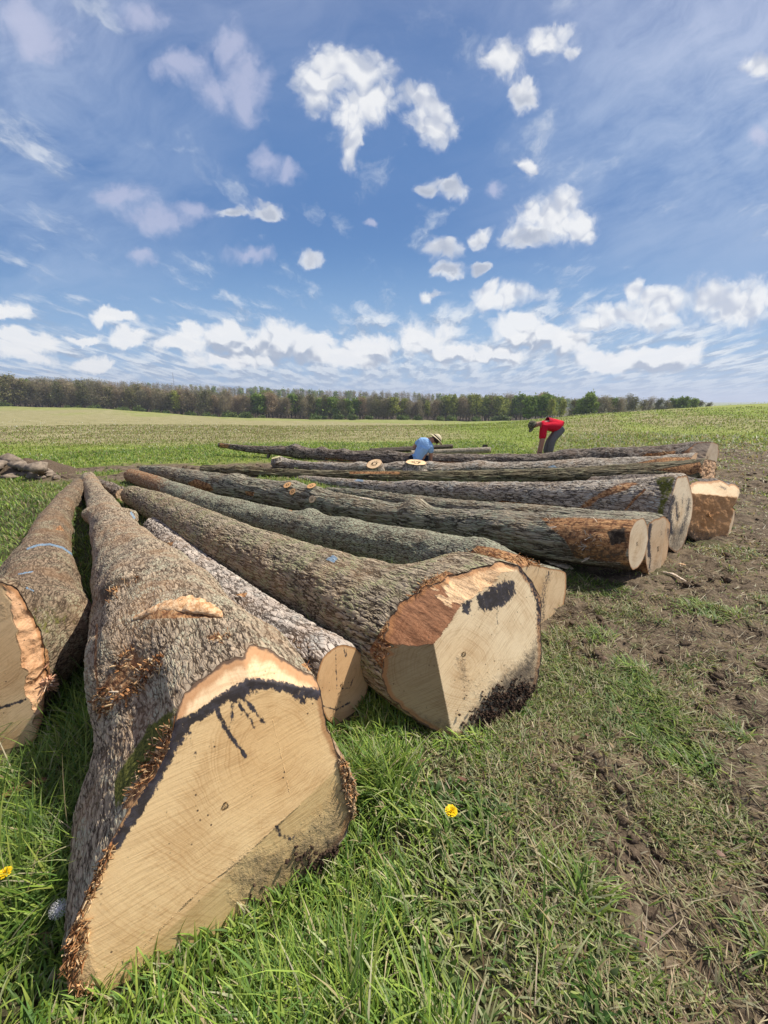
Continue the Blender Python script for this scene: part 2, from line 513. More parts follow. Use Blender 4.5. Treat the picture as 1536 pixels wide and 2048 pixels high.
def build_ground():
    def axis(dense_lo, dense_hi, step, lo, hi, g):
        a = list(np.arange(dense_lo, dense_hi, step))
        s = step; x = a[-1]
        while x < hi:
            s *= g; x += s; a.append(x)
        s = step; x = dense_lo; b = []
        while x > lo:
            s *= g; x -= s; b.append(x)
        return np.array(b[::-1] + a)
    xs = axis(-1.6, 3.4, 0.022, -4500, 4500, 1.032)
    ys = axis(0.5, 4.2, 0.022, -60, 6000, 1.022)
    X, Y = np.meshgrid(xs, ys)
    Z = terrain(X, Y)
    m = mudness(X, Y)
    V = np.stack([X, Y, Z], -1).reshape(-1, 3)
    ny, nx = X.shape
    i = np.arange(ny * nx).reshape(ny, nx)
    Q = np.stack([i[:-1, :-1], i[:-1, 1:], i[1:, 1:], i[1:, :-1]], -1).reshape(-1, 4)
    # field tone: 0 green .. 1 tan stubble
    px, py, dep = measure(V)
    Xf, Yf = V[:, 0], V[:, 1]
    u = Xf / np.maximum(Yf, 1)
    nn = fbm(Xf * 0.03, Yf * 0.03, 5.5, 3); n3 = fbm(Xf * 0.12, Yf * 0.05, 1.5, 4)
    tan_l = sstep(12.5, 19, Yf + 2 * n3) * sstep(0.35, -0.05, u + 0.25 * nn) * (1 - 0.55 * sstep(70, 105, Yf + 20 * n3))
    tan_l = np.maximum(tan_l, 0.45 * sstep(20, 60, Yf) * sstep(0.5, 0.1, u))
    stripes = 0.5 + 0.5 * np.sin((Xf * 0.9 - Yf * 0.45) * 2.2 + 3 * n3)
    tan_r = sstep(0.32, 0.5, u) * sstep(11, 18, Yf) * np.clip(0.30 + 0.9 * n3 + 0.55 * stripes * sstep(13, 22, Yf) * sstep(0.9, 0.5, u), 0, 1)
    tan = np.clip(np.maximum(tan_l, tan_r), 0, 1)
    gr = sstep(-0.1, 0.2, fbm(Xf * 0.5, Yf * 0.5, 4.0, 3))
    ground_mat, t, b = new_mat('ground_soil_and_turf', 0.95, 0.15, 'BUMP')
    geo = t.node('ShaderNodeNewGeometry').outputs['Position']
    fl = t.vmath('MULTIPLY', geo, (1, 1, 0))
    mud = t.attr('mud'); tn = t.attr('tan')
    n_f = t.noise(geo, 55, 6, 0.7); n_m = t.noise(geo, 7, 5, 0.65); n_l = t.noise(fl, 0.8, 5, 0.6)
    soil = t.mix(t.sm(n_m, 0.35, 0.68), (0.062, 0.044, 0.028), (0.205, 0.155, 0.098))
    soil = t.mix(t.sm(n_f, 0.45, 0.75), soil, (0.30, 0.235, 0.155))
    thatch = t.mix(t.sm(n_f, 0.35, 0.65), (0.042, 0.042, 0.018), (0.135, 0.120, 0.058))
    thatch = t.mix(t.math('MULTIPLY', t.sm(n_m, 0.45, 0.7), 0.5), thatch, (0.12, 0.095, 0.05))
    # far grass, with streaks that follow the rows
    fs = t.vmath('MULTIPLY', fl, (0.35, 1.0, 1.0))
    nf = t.noise(fs, 1.3, 7, 0.68); nf2 = t.noise(fl, 0.12, 5, 0.6); nf3 = t.noise(fl, 9.0, 3, 0.7)
    green = t.mix(t.sm(nf, 0.33, 0.68), (0.150, 0.205, 0.032), (0.260, 0.310, 0.062))
    green = t.mix(t.sm(nf2, 0.4, 0.62), green, t.mix(0.5, green, (0.33, 0.34, 0.10)))
    tanc = t.mix(t.sm(nf, 0.33, 0.66), (0.215, 0.200, 0.078), (0.375, 0.330, 0.170))
    tanc = t.mix(t.sm(nf3, 0.58, 0.72), tanc, (0.42, 0.38, 0.25))
    tmask = t.math('ADD', tn, t.math('MULTIPLY_ADD', nf, 0.9, -0.45), clamp=True)
    fieldc = t.mix(t.sm(tmask, 0.18, 0.85), green, tanc)
    y = t.sep(geo)[1]
    far = t.sm(y, 5.0, 11.0)
    c = t.mix(far, thatch, fieldc)
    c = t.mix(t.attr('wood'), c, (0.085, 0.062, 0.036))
    mm = t.sm(t.math('ADD', mud, t.math('MULTIPLY_ADD', n_m, 0.7, -0.35)), 0.25, 0.6)
    c = t.mix(mm, c, soil)
    t.set(b.inputs['Base Color'], c)
    h = t.math('ADD', t.math('MULTIPLY', n_f, 0.35), t.math('MULTIPLY', n_m, 0.8))
    bump(t, b, h, 0.05, 0.9)
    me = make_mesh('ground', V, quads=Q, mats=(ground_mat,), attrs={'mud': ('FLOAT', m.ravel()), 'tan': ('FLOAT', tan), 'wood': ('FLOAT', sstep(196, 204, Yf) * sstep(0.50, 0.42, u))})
    tag(link('ground', me), kind='structure')
build_ground()

# ------------------------------------------------------------------ bark and wood materials
def bark_mat(name, crest, furrow, plate=(0.05, 0.018), disp=0.008, lich=0.0, lich_col=(0.30, 0.33, 0.24), moss=0.0, warm=0.25, edge=0.22, seed=0.0):
    m, t, b = new_mat(name, 0.92, 0.2, 'BOTH')
    lc = t.attr('lc', 'Vector')
    lc = t.vmath('ADD', lc, (seed, seed * 0.7, 0))
    w = t.noise(lc, 9.0, 3, 0.6, col=True)
    lw = t.vmath('ADD', lc, t.vmath('MULTIPLY_ADD', w, (0.06, 0.035, 0.035), (-0.03, -0.0175, -0.0175)))
    q = t.vmath('MULTIPLY', lw, (1 / plate[0], 1 / plate[1], 1 / plate[1]))
    e = t.vor(q, 1.0, 'DISTANCE_TO_EDGE')
    h1 = t.sm(e, 0.0, edge)
    cid = t.vor(q, 1.0, 'F1', out=1)
    qf = t.vmath('MULTIPLY', lw, (1 / plate[0] * 1.6, 1 / plate[1] * 2.6, 1 / plate[1] * 2.6))
    nf = t.noise(qf, 1.0, 5, 0.65)
    low = t.noise(lc, 2.2, 5, 0.62)
    low2 = t.noise(lc, 5.5, 5, 0.65)
    ql = t.vmath('MULTIPLY', lw, (0.42 / plate[0], 0.62 / plate[1], 0.62 / plate[1]))
    cr = t.noise(ql, 1.0, 4, 0.55)
    crack = t.sm(t.math('ABSOLUTE', t.math('SUBTRACT', cr, 0.5)), 0.004, 0.075)
    hc = t.math('MULTIPLY', crack, t.math('MULTIPLY_ADD', h1, 0.55, 0.45))
    height = t.math('ADD', t.math('MULTIPLY', hc, t.math('MULTIPLY_ADD', t.sep(cid)[0], 0.35, 0.5)), t.math('MULTIPLY', nf, 0.62))
    peel = t.attr('peel'); mossa = t.attr('moss'); mud_dark_fac = t.attr('mud_dark'); paint = t.attr('paint')
    nm = t.noise(lc, 30.0, 5, 0.65)
    pm = t.sm(t.math('ADD', peel, t.math('MULTIPLY_ADD', nm, 0.8, -0.4)), 0.42, 0.58)
    hh = t.sm(height, 0.15, 0.95)
    c = t.mix(hh, furrow, crest)
    c = t.mix(t.math('MULTIPLY', t.sm(hc, 0.35, 0.0), 0.65), c, tuple(x * 0.6 for x in furrow))
    var = t.mix(t.sep(cid)[1], (0.78, 0.78, 0.78), (1.2, 1.18, 1.14))
    c = t.mix(1.0, c, var, 'MULTIPLY')
    c = t.mix(t.math('MULTIPLY', t.sm(low, 0.42, 0.68), warm), c, tuple(min(1, x * y) for x, y in zip(crest, (0.80, 0.60, 0.44))))
    dk = t.math('MULTIPLY', t.sm(low2, 0.50, 0.72), 0.45)
    c = t.mix(dk, c, tuple(x * 0.42 for x in crest))
    if lich > 0:
        lm = t.math('MULTIPLY', t.sm(t.math('ADD', t.noise(lc, 7.0, 5, 0.7), t.math('MULTIPLY', nf, 0.35)), 0.70 - 0.16 * lich, 0.82 - 0.12 * lich), h1)
        c = t.mix(lm, c, lich_col)
    mm = t.sm(t.math('ADD', mossa, t.math('MULTIPLY_ADD', nm, 1.1, -0.55 + moss)), 0.35, 0.62)
    mossc = t.mix(t.sm(t.noise(lc, 120, 3, 0.6), 0.35, 0.65), (0.045, 0.052, 0.010), (0.17, 0.165, 0.032))
    c = t.mix(mm, c, mossc)
    pf = t.noise(t.vmath('MULTIPLY', lc, (12, 130, 130)), 1.0, 4, 0.65)
    pcol = t.mix(t.sm(pf, 0.3, 0.7), (0.22, 0.085, 0.03), (0.62, 0.36, 0.16))
    pcol = t.mix(t.sm(nm, 0.44, 0.62), pcol, (0.13, 0.058, 0.028))
    c = t.mix(pm, c, pcol)
    mdm = t.sm(t.math('ADD', mud_dark_fac, t.math('MULTIPLY_ADD', nm, 0.9, -0.45)), 0.35, 0.7)
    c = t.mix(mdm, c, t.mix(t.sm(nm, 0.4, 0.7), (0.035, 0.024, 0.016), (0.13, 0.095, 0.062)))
    ptm = t.sm(t.math('ADD', paint, t.math('MULTIPLY_ADD', nf, 0.9, -0.45)), 0.45, 0.6)
    c = t.mix(t.math('MULTIPLY', ptm, 0.6), c, (0.20, 0.36, 0.50))
    t.set(b.inputs['Base Color'], c)
    dh = t.mix(pm, height, t.math('MULTIPLY', pf, 0.7))
    dh = t.mix(mm, dh, t.math('MULTIPLY_ADD', t.noise(lc, 70, 3, 0.6), 0.7, 0.5))
    displace(t, t.math('MULTIPLY', dh, t.attr('dispk')), disp, 0.0)
    return m

def cut_mat(name, saw_dir=(0.9, 0.3), saw_freq=150.0, ring_c=(0.0, 0.0), ring_freq=420.0, saw=1.0, tint=(1, 1, 1)):
    """sawn wood: tint, stain, dirt and rim come from the mesh"""
    m, t, b = new_mat(name, 0.75, 0.25, 'BOTH')
    lc = t.attr('lc', 'Vector')
    s = t.sep(lc)
    y = t.math('SUBTRACT', s[1], ring_c[0]); z = t.math('SUBTRACT', s[2], ring_c[1])
    p = t.comb(0.0, y, z)
    wn = t.noise(p, 5.0, 4, 0.55)
    rcv = t.attr('rcv', 'Vector')
    rs_ = t.sep(rcv)
    r = t.math('ADD', t.vmath('LENGTH', rcv, out=1), t.math('MULTIPLY', wn, 0.08))
    ring = t.noise(t.comb(t.math('MULTIPLY', r, ring_freq * 0.27), 0.0, 0.0), 1.0, 3, 0.7)
    ringm = t.math('MULTIPLY', t.sm(ring, 0.45, 0.62), t.sm(t.noise(p, 6.0, 3, 0.6), 0.30, 0.62))
    ang = t.math('ARCTAN2', rs_[2], rs_[1])
    rays = t.sm(t.noise(t.comb(t.math('MULTIPLY', ang, 26.0), t.math('MULTIPLY', r, 5.0), 2.0), 1.0, 4, 0.65), 0.50, 0.72)
    heart = t.sm(t.math('ADD', t.vmath('LENGTH', rcv, out=1), t.math('MULTIPLY', wn, 0.12)), 0.30, 0.12)
    sl = t.math('ADD', t.math('MULTIPLY', s[1], saw_dir[0]), t.math('MULTIPLY', s[2], saw_dir[1]))
    sl = t.math('ADD', sl, t.math('MULTIPLY', t.noise(p, 3.0, 3, 0.5), 0.05))
    al = t.math('SUBTRACT', t.math('MULTIPLY', s[1], saw_dir[1]), t.math('MULTIPLY', s[2], saw_dir[0]))
    sq = t.comb(t.math('MULTIPLY', sl, saw_freq), t.math('MULTIPLY', al, 7.0), 0.0)
    sawn = t.noise(sq, 1.0, 4, 0.6)
    g = t.noise(t.comb(t.math('MULTIPLY', s[0], 9.0), t.math('MULTIPLY', s[1], 60.0), t.math('MULTIPLY', s[2], 60.0)), 1.0, 5, 0.7)
    big = t.noise(p, 6.0, 5, 0.65)
    base = t.attr('tint', 'Color')
    c = t.mix(t.math('MULTIPLY', ringm, 0.42), base, t.mix(1.0, base, (0.60, 0.47, 0.36), 'MULTIPLY'))
    c = t.mix(t.math('MULTIPLY', rays, 0.22), c, t.mix(1.0, c, (0.62, 0.52, 0.42), 'MULTIPLY'))
    c = t.mix(t.math('MULTIPLY', heart, 0.35), c, t.mix(1.0, c, (0.86, 0.70, 0.52), 'MULTIPLY'))
    c = t.mix(t.math('MULTIPLY', t.sm(sawn, 0.46, 0.66), 0.30 * saw), c, t.mix(1.0, c, (0.50, 0.40, 0.30), 'MULTIPLY'))
    c = t.mix(t.math('MULTIPLY', t.sm(big, 0.42, 0.72), 0.50), c, t.mix(1.0, c, (0.72, 0.62, 0.52), 'MULTIPLY'))
    c = t.mix(t.math('MULTIPLY', t.sm(g, 0.55, 0.75), 0.25), c, t.mix(1.0, c, (0.6, 0.5, 0.4), 'MULTIPLY'))
    # knots of dirt and specks
    sp = t.vor(lc, 38.0)
    spm = t.sm(sp, 0.16, 0.06)
    c = t.mix(t.math('MULTIPLY', spm, t.sm(t.noise(p, 11, 2), 0.5, 0.6)), c, (0.10, 0.065, 0.035))
    # rim: cambium then bark
    rho = t.attr('rho')
    rn = t.math('ADD', rho, t.math('MULTIPLY_ADD', t.noise(lc, 30, 4, 0.6), 0.05, -0.025))
    c = t.mix(t.math('MULTIPLY', t.sm(rn, 0.93, 0.965), 0.75), c, (0.42, 0.19, 0.07))
    c = t.mix(t.sm(rn, 0.982, 0.996), c, (0.13, 0.080, 0.048))
    nz = t.noise(t.vmath('MULTIPLY', lc, (1, 1, 1)), 28.0, 5, 0.7)
    dirt = t.attr('dirt')
    dm = t.sm(t.math('ADD', dirt, t.math('MULTIPLY_ADD', nz, 0.9, -0.45)), 0.20, 0.95)
    dcol = t.mix(t.sm(t.noise(lc, 60, 4, 0.7), 0.35, 0.7), (0.040, 0.032, 0.026), (0.15, 0.12, 0.085))
    c = t.mix(t.math('MULTIPLY', dm, 0.9), c, dcol)
    st = t.attr('stain')
    vert = t.noise(t.comb(0.0, t.math('MULTIPLY', s[1], 80.0), t.math('MULTIPLY', s[2], 14.0)), 1.0, 4, 0.65)
    fine = t.noise(lc, 70.0, 4, 0.7)
    sm_ = t.sm(t.math('ADD', st, t.math('ADD', t.math('MULTIPLY_ADD', vert, 1.3, -0.65), t.math('MULTIPLY_ADD', fine, 1.7, -0.85))), 0.34, 0.70)
    c = t.mix(t.math('MULTIPLY', sm_, 0.96), c, t.mix(t.sm(nz, 0.4, 0.7), (0.014, 0.015, 0.022), (0.05, 0.052, 0.07)))
    t.set(b.inputs['Base Color'], c)
    rough_a = t.attr('rough')
    hgt = t.math('ADD', t.math('MULTIPLY', sawn, t.math('MULTIPLY', saw, 0.22)), t.math('MULTIPLY', g, t.math('MULTIPLY_ADD', rough_a, 2.4, 0.10)))
    hgt = t.math('ADD', hgt, t.math('MULTIPLY', dm, t.math('MULTIPLY', nz, 1.2)))
    displace(t, hgt, 0.006, 0.0)
    return m
# ------------------------------------------------------------------ logs
FOOT = []       # (points, radii) of every log, so that grass keeps out of them
CAMP = np.array([0.0, 0.0, CAM_H])
WOOD_TAN = (0.92, 0.64, 0.31)
WOOD_PALE = (0.84, 0.60, 0.34)
WOOD_ORANGE = (0.70, 0.40, 0.17)
WOOD_RED = (0.42, 0.19, 0.085)
WOOD_DIM = (0.46, 0.34, 0.20)

def plane3(a, b, c, toward=CAMP):
    n = np.cross(b - a, c - a); n = n / np.linalg.norm(n)
    if np.dot(toward - a, n) < 0: n = -n
    return a, n

def station(px, py, w, zo=0.0, g=None):
    z = 0.15
    for _ in range(12):
        p = at_z(px, py, z)
        gz = float(terrain_macro(np.array([p[0]]), np.array([p[1]]))[0])
        dep = measure(p[None])[2][0]
        r = w / 2 * dep / FPX
        z = r * 0.96 + gz + zo
    p = at_z(px, py, z)
    return p, r

class Log:
    pass

def build_log(label, stations, bark, cut, planes, outline=None, M=160, G=220, blend=0.6, lumps=(), paints=None,
              noise=0.06, stain=(), dirt=(), cutmat_rough=0.0, tip_tint=WOOD_DIM, tear=0.0, name='felled_log', cat='log', group='felled logs laid side by side',
              K=40, seed=0.0, plan=None, bpow=1.3, boff=0.06, heart=None, smooth_out=0, tip=True, capnoise=0.0, wobble=0.0):
    L = Log()
    pts, rs = [], []
    for s_ in stations:
        p, r = station(*s_)
        pts.append(p); rs.append(r)
    pts = np.array(pts); rs = np.array(rs)
    if plan is not None:
        # keep the log straight in plan: each station slides along its ray onto the plan line
        pl_ = np.array(plan, float)
        for i_, s_ in enumerate(stations):
            d = ray(s_[0], s_[1]); best = None
            for k_ in range(len(pl_) - 1):
                a_, b_ = pl_[k_], pl_[k_ + 1]
                nn_ = np.array([-(b_ - a_)[1], (b_ - a_)[0]])
                t_ = nn_ @ a_ / (nn_ @ d[:2])
                f_ = ((d[:2] * t_ - a_) @ (b_ - a_)) / ((b_ - a_) @ (b_ - a_))
                if k_ < len(pl_) - 2 and f_ > 1: continue
                best = t_; break
            pts[i_] = d * best + np.array([0, 0, CAM_H]); rs[i_] = s_[2] / 2 * best / FPX
    FOOT.append((pts.copy(), rs.copy()))
    seg = np.linalg.norm(np.diff(pts, axis=0), axis=1)
    cum = np.concatenate([[0], np.cumsum(seg)])
    S = cum[-1]
    # dense smoothed axis, padded with straight runs
    pad = 1.5
    ds = 0.02
    sd_ = np.arange(-pad, S + pad, ds)
    T0 = (pts[1] - pts[0]) / seg[0]; T1 = (pts[-1] - pts[-2]) / seg[-1]
    A = np.stack([np.interp(sd_, cum, pts[:, k]) for k in range(3)], 1)
    A[sd_ < 0] = pts[0] + np.outer(sd_[sd_ < 0], T0)
    A[sd_ > S] = pts[-1] + np.outer(sd_[sd_ > S] - S, T1)
    R = np.interp(sd_, cum, rs)
    kw = max(3, int(0.35 / ds)); ker = np.hanning(kw); ker /= ker.sum()
    def smooth(a):
        ap = np.concatenate([2 * a[0] - a[kw:0:-1], a, 2 * a[-1] - a[-2:-kw - 2:-1]])
        return np.convolve(ap, ker, 'same')[kw:-kw]
    A = np.stack([smooth(A[:, k]) for k in range(3)], 1)
    R = smooth(R)
    def axis(s):
        return np.stack([np.interp(s, sd_, A[:, k]) for k in range(3)], -1)
    P0 = pts[-1]; T = T1 / np.linalg.norm(T1)
    N = np.cross(T, [0, 0, 1]); N /= np.linalg.norm(N)
    B = np.cross(N, T)
    L.P0, L.T, L.N, L.B, L.S = P0, T, N, B, S
    # fixed planes may be functions of the frame
    PL = []
    for pl in planes:
        if callable(pl[0]): P, n = pl[0](L)
        else: P, n = pl[0]
        n = np.array(n, float); n /= np.linalg.norm(n)
        PL.append((np.array(P, float), n, pl[1], pl[2] if len(pl) > 2 else 0.0))
    th = np.linspace(0, 2 * math.pi, M, endpoint=False)
    if outline:
        oy, oz = [], []
        for (px, py, k) in outline:
            q = at_plane(px, py, PL[k][0], PL[k][1]) - P0
            oy.append(np.dot(q, N)); oz.append(np.dot(q, B))
        oy = np.array(oy); oz = np.array(oz)
        ang = np.arctan2(oz, oy) % (2 * math.pi); rr = np.hypot(oy, oz)
        # resample the traced polygon finely so that straight edges stay straight
        yy, zz = [], []
        for i in range(len(oy)):
            j = (i + 1) % len(oy)
            for f in np.linspace(0, 1, 12, endpoint=False):
                yy.append(oy[i] * (1 - f) + oy[j] * f); zz.append(oz[i] * (1 - f) + oz[j] * f)
        yy, zz = np.array(yy), np.array(zz)
        ang = np.arctan2(zz, yy) % (2 * math.pi); rr = np.hypot(yy, zz)
        o = np.argsort(ang); ang, rr = ang[o], rr[o]
        ang = np.concatenate([ang - 2 * math.pi, ang, ang + 2 * math.pi]); rr = np.concatenate([rr] * 3)
        rb = np.interp(th, ang, rr)
        k2 = np.array([1, 2, 3, 2, 1.0]); k2 /= k2.sum()
        rb = np.convolve(np.concatenate([rb[-2:], rb, rb[:2]]), k2, 'valid')
        if smooth_out:
            k3 = np.hanning(smooth_out * 2 + 3)[1:-1]; k3 /= k3.sum(); h_ = len(k3) // 2
            rb = np.convolve(np.concatenate([rb[-h_:], rb, rb[:h_]]), k3, 'valid')
    else:
        rb = np.full(M, rs[-1])
    rb = rb * (1 + 0.5 * noise * fbm(np.cos(th) * 2.5 + seed, np.sin(th) * 2.5, 1.5, 3) + 0.012 * fbm(np.cos(th) * 12 + seed, np.sin(th) * 12, 1.5, 2))
    rb = np.minimum(rb, 1.9 * rs[-1])
    def scut(y, z, which=False):
        best = None; arg = None
        for i, (P, n, _, rg) in enumerate(PL):
            s = S + (np.dot(n, P - P0) - y * np.dot(n, N) - z * np.dot(n, B)) / np.dot(n, T)
            if rg: s = s + rg * 0.05 * fbm(y * 14 + i, z * 14, seed, 4)
            if best is None: best = s; arg = np.zeros(s.shape, int)
            else:
                arg = np.where(s < best, i, arg); best = np.minimum(s, best)
        return (best, arg) if which else best
    def Rfull(s, tt):
        base = np.interp(s, sd_, R)
        cx, sx = np.cos(tt), np.sin(tt)
        nz = fbm(s * 1.3 + seed * 3, cx * 1.2, sx * 1.2, 3) * noise * 1.4 + fbm(s * 5 + seed, cx * 2.5, sx * 2.5, 3) * noise * 0.55
        w = sstep(S - blend - boff, S - boff, s)
        w = w ** bpow
        rbi = rb[None, :] if s.ndim == 2 else rb
        return base * (1 + nz) * (1 - w) + rbi * w
    sc = np.full(M, S)
    for _ in range(5):
        r_ = Rfull(sc, th)
        sc = scut(r_ * np.cos(th), r_ * np.sin(th))
    # ring spacing follows the distance from the camera
    dist = np.linalg.norm(axis(sd_) - CAMP, axis=1)
    ok = (sd_ >= 0) & (sd_ <= S)
    wgt = np.where(ok, 1 / dist, 0); cw = np.cumsum(wgt); cw = (cw - cw[ok][0]) / (cw[ok][-1] - cw[ok][0])
    g = np.linspace(0, 1, G)
    srow = np.interp(g, cw[ok], sd_[ok]); srow[0] = 0; srow[-1] = S
    S0 = min(sc.min(), S) - 0.12
    sc = np.minimum(sc, S + 1.2)
    Sg = srow[:, None] * np.ones((1, M))
    over = Sg > S0
    Sg = np.where(over, S0 + (Sg - S0) / (S - S0) * (sc[None, :] - S0), Sg)
    if tip:
        tw = 0.10 * rs[0] * fbm(np.cos(th) * 2 + seed, np.sin(th) * 2, 0.5, 3)
        Sg[0] += tw
    TH = th[None, :] * np.ones((G, 1))
    RR = Rfull(Sg, TH)
    ax = axis(Sg)
    tg = (axis(Sg + 0.03) - axis(Sg - 0.03)); tg /= np.linalg.norm(tg, axis=-1, keepdims=True)
    NN = np.cross(tg, np.array([0, 0, 1.0])); NN /= np.linalg.norm(NN, axis=-1, keepdims=True)
    BB = np.cross(NN, tg)
    rad_dir = np.cos(TH)[..., None] * NN + np.sin(TH)[..., None] * BB
    V = ax + RR[..., None] * rad_dir
    Vf = V.reshape(-1, 3); rd = rad_dir.reshape(-1, 3)
    px, py, dep = measure(Vf)
    facing = np.einsum('ij,ij->i', rd, Vf - CAMP) < 0
    def surf(qx, qy):
        d = np.hypot(px - qx, py - qy) + np.where(facing, 0, 1e4)
        i = int(np.argmin(d))
        return Vf[i].copy(), rd[i].copy(), tg.reshape(-1, 3)[i].copy()
    L.surf = surf
    disp = np.zeros(len(Vf))
    for (qx, qy, rad_m, h) in lumps:
        c, _, _ = surf(qx, qy)
        d = np.linalg.norm(Vf - c, axis=1)
        disp += h * np.exp(-(d / rad_m) ** 2)
    endfade = sstep(0, 0.05, (sc[None, :] - Sg)).reshape(-1)
    Vf = Vf + rd * (disp * endfade)[:, None]
    px, py, dep = measure(Vf)
    L.V, L.rd, L.px, L.py, L.facing = Vf, rd, px, py, facing
    lc = np.stack([Sg, RR * np.cos(TH), RR * np.sin(TH)], -1).reshape(-1, 3)
    at = {'lc': ('FLOAT_VECTOR', lc), 'dispk': ('FLOAT', sstep(0, 0.035, (sc[None, :] - Sg)).reshape(-1) * sstep(-0.01, 0.02, Sg).reshape(-1))}
    fz = facing.astype(float)
    for key in ('peel', 'moss', 'mud_dark', 'paint'):
        val = np.zeros(len(Vf))
        for item in (paints or {}).get(key, ()):
            if callable(item): v_ = item(Vf, lc, rd, px, py)
            elif item[0] == 'line': v_ = instroke(px, py, item[1], item[2], item[3] if len(item) > 3 else 2.0) * fz
            else: v_ = inpoly(px, py, item[0], item[1] if len(item) > 1 else 4.0) * fz * (item[2] if len(item) > 2 else 1.0)
            val = np.maximum(val, v_)
        at[key] = ('FLOAT', val)
    # dark brown towards the belly of every log
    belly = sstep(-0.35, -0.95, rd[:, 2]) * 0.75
    at['mud_dark'] = ('FLOAT', np.maximum(at['mud_dark'][1], belly))
    i = np.arange(G * M).reshape(G, M)
    j = np.roll(i, -1, axis=1)
    Q = np.stack([i[:-1], i[1:], j[1:], j[:-1]], -1).reshape(-1, 4)
    base_loc = (float(pts[-1][0]), float(pts[-1][1]), float(terrain_macro(pts[-1][0], pts[-1][1])))
    root = thing(name, label, cat, base_loc, group)
    L.root = root
    L.bark = link('bark', make_mesh('bark', Vf, quads=Q, mats=(bark,), attrs=at), root)
    # butt face
    rr_ = RR[-1]; yr, zr = rr_ * np.cos(th), rr_ * np.sin(th)
    rho = np.linspace(0, 1, K) ** 0.85
    Y = rho[:, None] * yr[None, :]; Z = rho[:, None] * zr[None, :]
    Sc, arg = scut(Y, Z, True)
    Sc[-1] = sc
    Vc = P0 + (Sc - S)[..., None] * T + Y[..., None] * N + Z[..., None] * B
    Vc = Vc.reshape(-1, 3)
    if capnoise:
        Vc = Vc + T * (capnoise * fbm(Y * 9, Z * 9, seed, 4)).reshape(-1)[:, None] * (1 - np.repeat(rho, M) ** 8)[:, None]
    cx, cy, cdep = measure(Vc)
    tint = np.array([(*PL[a][2], 1.0) for a in range(len(PL))])[arg].reshape(-1, 4)
    rg = np.array([PL[a][3] for a in range(len(PL))])[arg].reshape(-1)
    stv = np.zeros(len(Vc)); dv = np.zeros(len(Vc))
    for it in stain:
        if it[0] == 'line': stv = np.maximum(stv, instroke(cx, cy, it[1], it[2], 2.2 * (it[3] if len(it) > 3 else 3.0)) * (it[4] if len(it) > 4 else 1.0))
        else: stv = np.maximum(stv, inpoly(cx, cy, it[0], it[1] * 2))
    for it in dirt:
        if it[0] == 'line': dv = np.maximum(dv, instroke(cx, cy, it[1], it[2], it[3] if len(it) > 3 else 6.0) * (it[4] if len(it) > 4 else 1.0))
        else: dv = np.maximum(dv, inpoly(cx, cy, it[0], it[1] * 1.8) * (it[2] if len(it) > 2 else 1.0))
    lcc = np.stack([Sc, Y, Z], -1).reshape(-1, 3)
    hy, hz_ = 0.0, 0.0
    if heart:
        q_ = at_plane(heart[0], heart[1], PL[0][0], PL[0][1]) - P0
        hy, hz_ = float(np.dot(q_, N)), float(np.dot(q_, B))
    rcv = lcc * np.array([0.25, 1, 1]) - np.array([S * 0.25, hy, hz_])
    ii = np.arange(K * M).reshape(K, M); jj = np.roll(ii, -1, axis=1)
    Qc = np.stack([ii[:-1], jj[:-1], jj[1:], ii[1:]], -1)[1:].reshape(-1, 4)
    Tc = np.stack([ii[0] * 0, ii[1], jj[1]], -1)[:, ::1]
    Vc[:M] = Vc[0]
    L.face = link('cut_face', make_mesh('cut_face', Vc, quads=Qc[:, ::-1], tris=Tc[:, ::-1], mats=(cut,), smooth=False, attrs={
        'lc': ('FLOAT_VECTOR', lcc), 'rcv': ('FLOAT_VECTOR', rcv), 'tint': ('FLOAT_COLOR', tint), 'rho': ('FLOAT', np.repeat(rho, M)), 'stain': ('FLOAT', stv), 'dirt': ('FLOAT', dv), 'rough': ('FLOAT', rg)}), root)
    L.FV, L.FX, L.FY = Vc, cx, cy
    if tip:
        c0 = Vf[:M].mean(0)
        rows = [0.0, 0.35, 0.7, 1.0]
        Vt = np.concatenate([c0 + (Vf[:M] - c0) * f + (0 if f else 0) for f in rows])
        lt = np.concatenate([lc[:M] * np.array([1, f, f]) for f in rows])
        ti = np.arange(4 * M).reshape(4, M); tj = np.roll(ti, -1, axis=1)
        Qt = np.stack([ti[:-1], ti[1:], tj[1:], tj[:-1]], -1).reshape(-1, 4)[M:]
        Tt = np.stack([ti[0] * 0, ti[1], tj[1]], -1)
        zero = np.zeros(4 * M)
        link('tip_end', make_mesh('tip_end', Vt, quads=Qt, tris=Tt, mats=(cut,), smooth=False, attrs={
            'lc': ('FLOAT_VECTOR', lt), 'rcv': ('FLOAT_VECTOR', lt * np.array([0, 0.3, 0.3]) + 0.2), 'tint': ('FLOAT_COLOR', np.tile((*tip_tint, 1.0), (4 * M, 1))), 'rho': ('FLOAT', np.repeat(rows, M)), 'stain': ('FLOAT', zero), 'dirt': ('FLOAT', zero + 0.2), 'rough': ('FLOAT', zero)}), root)
    return L

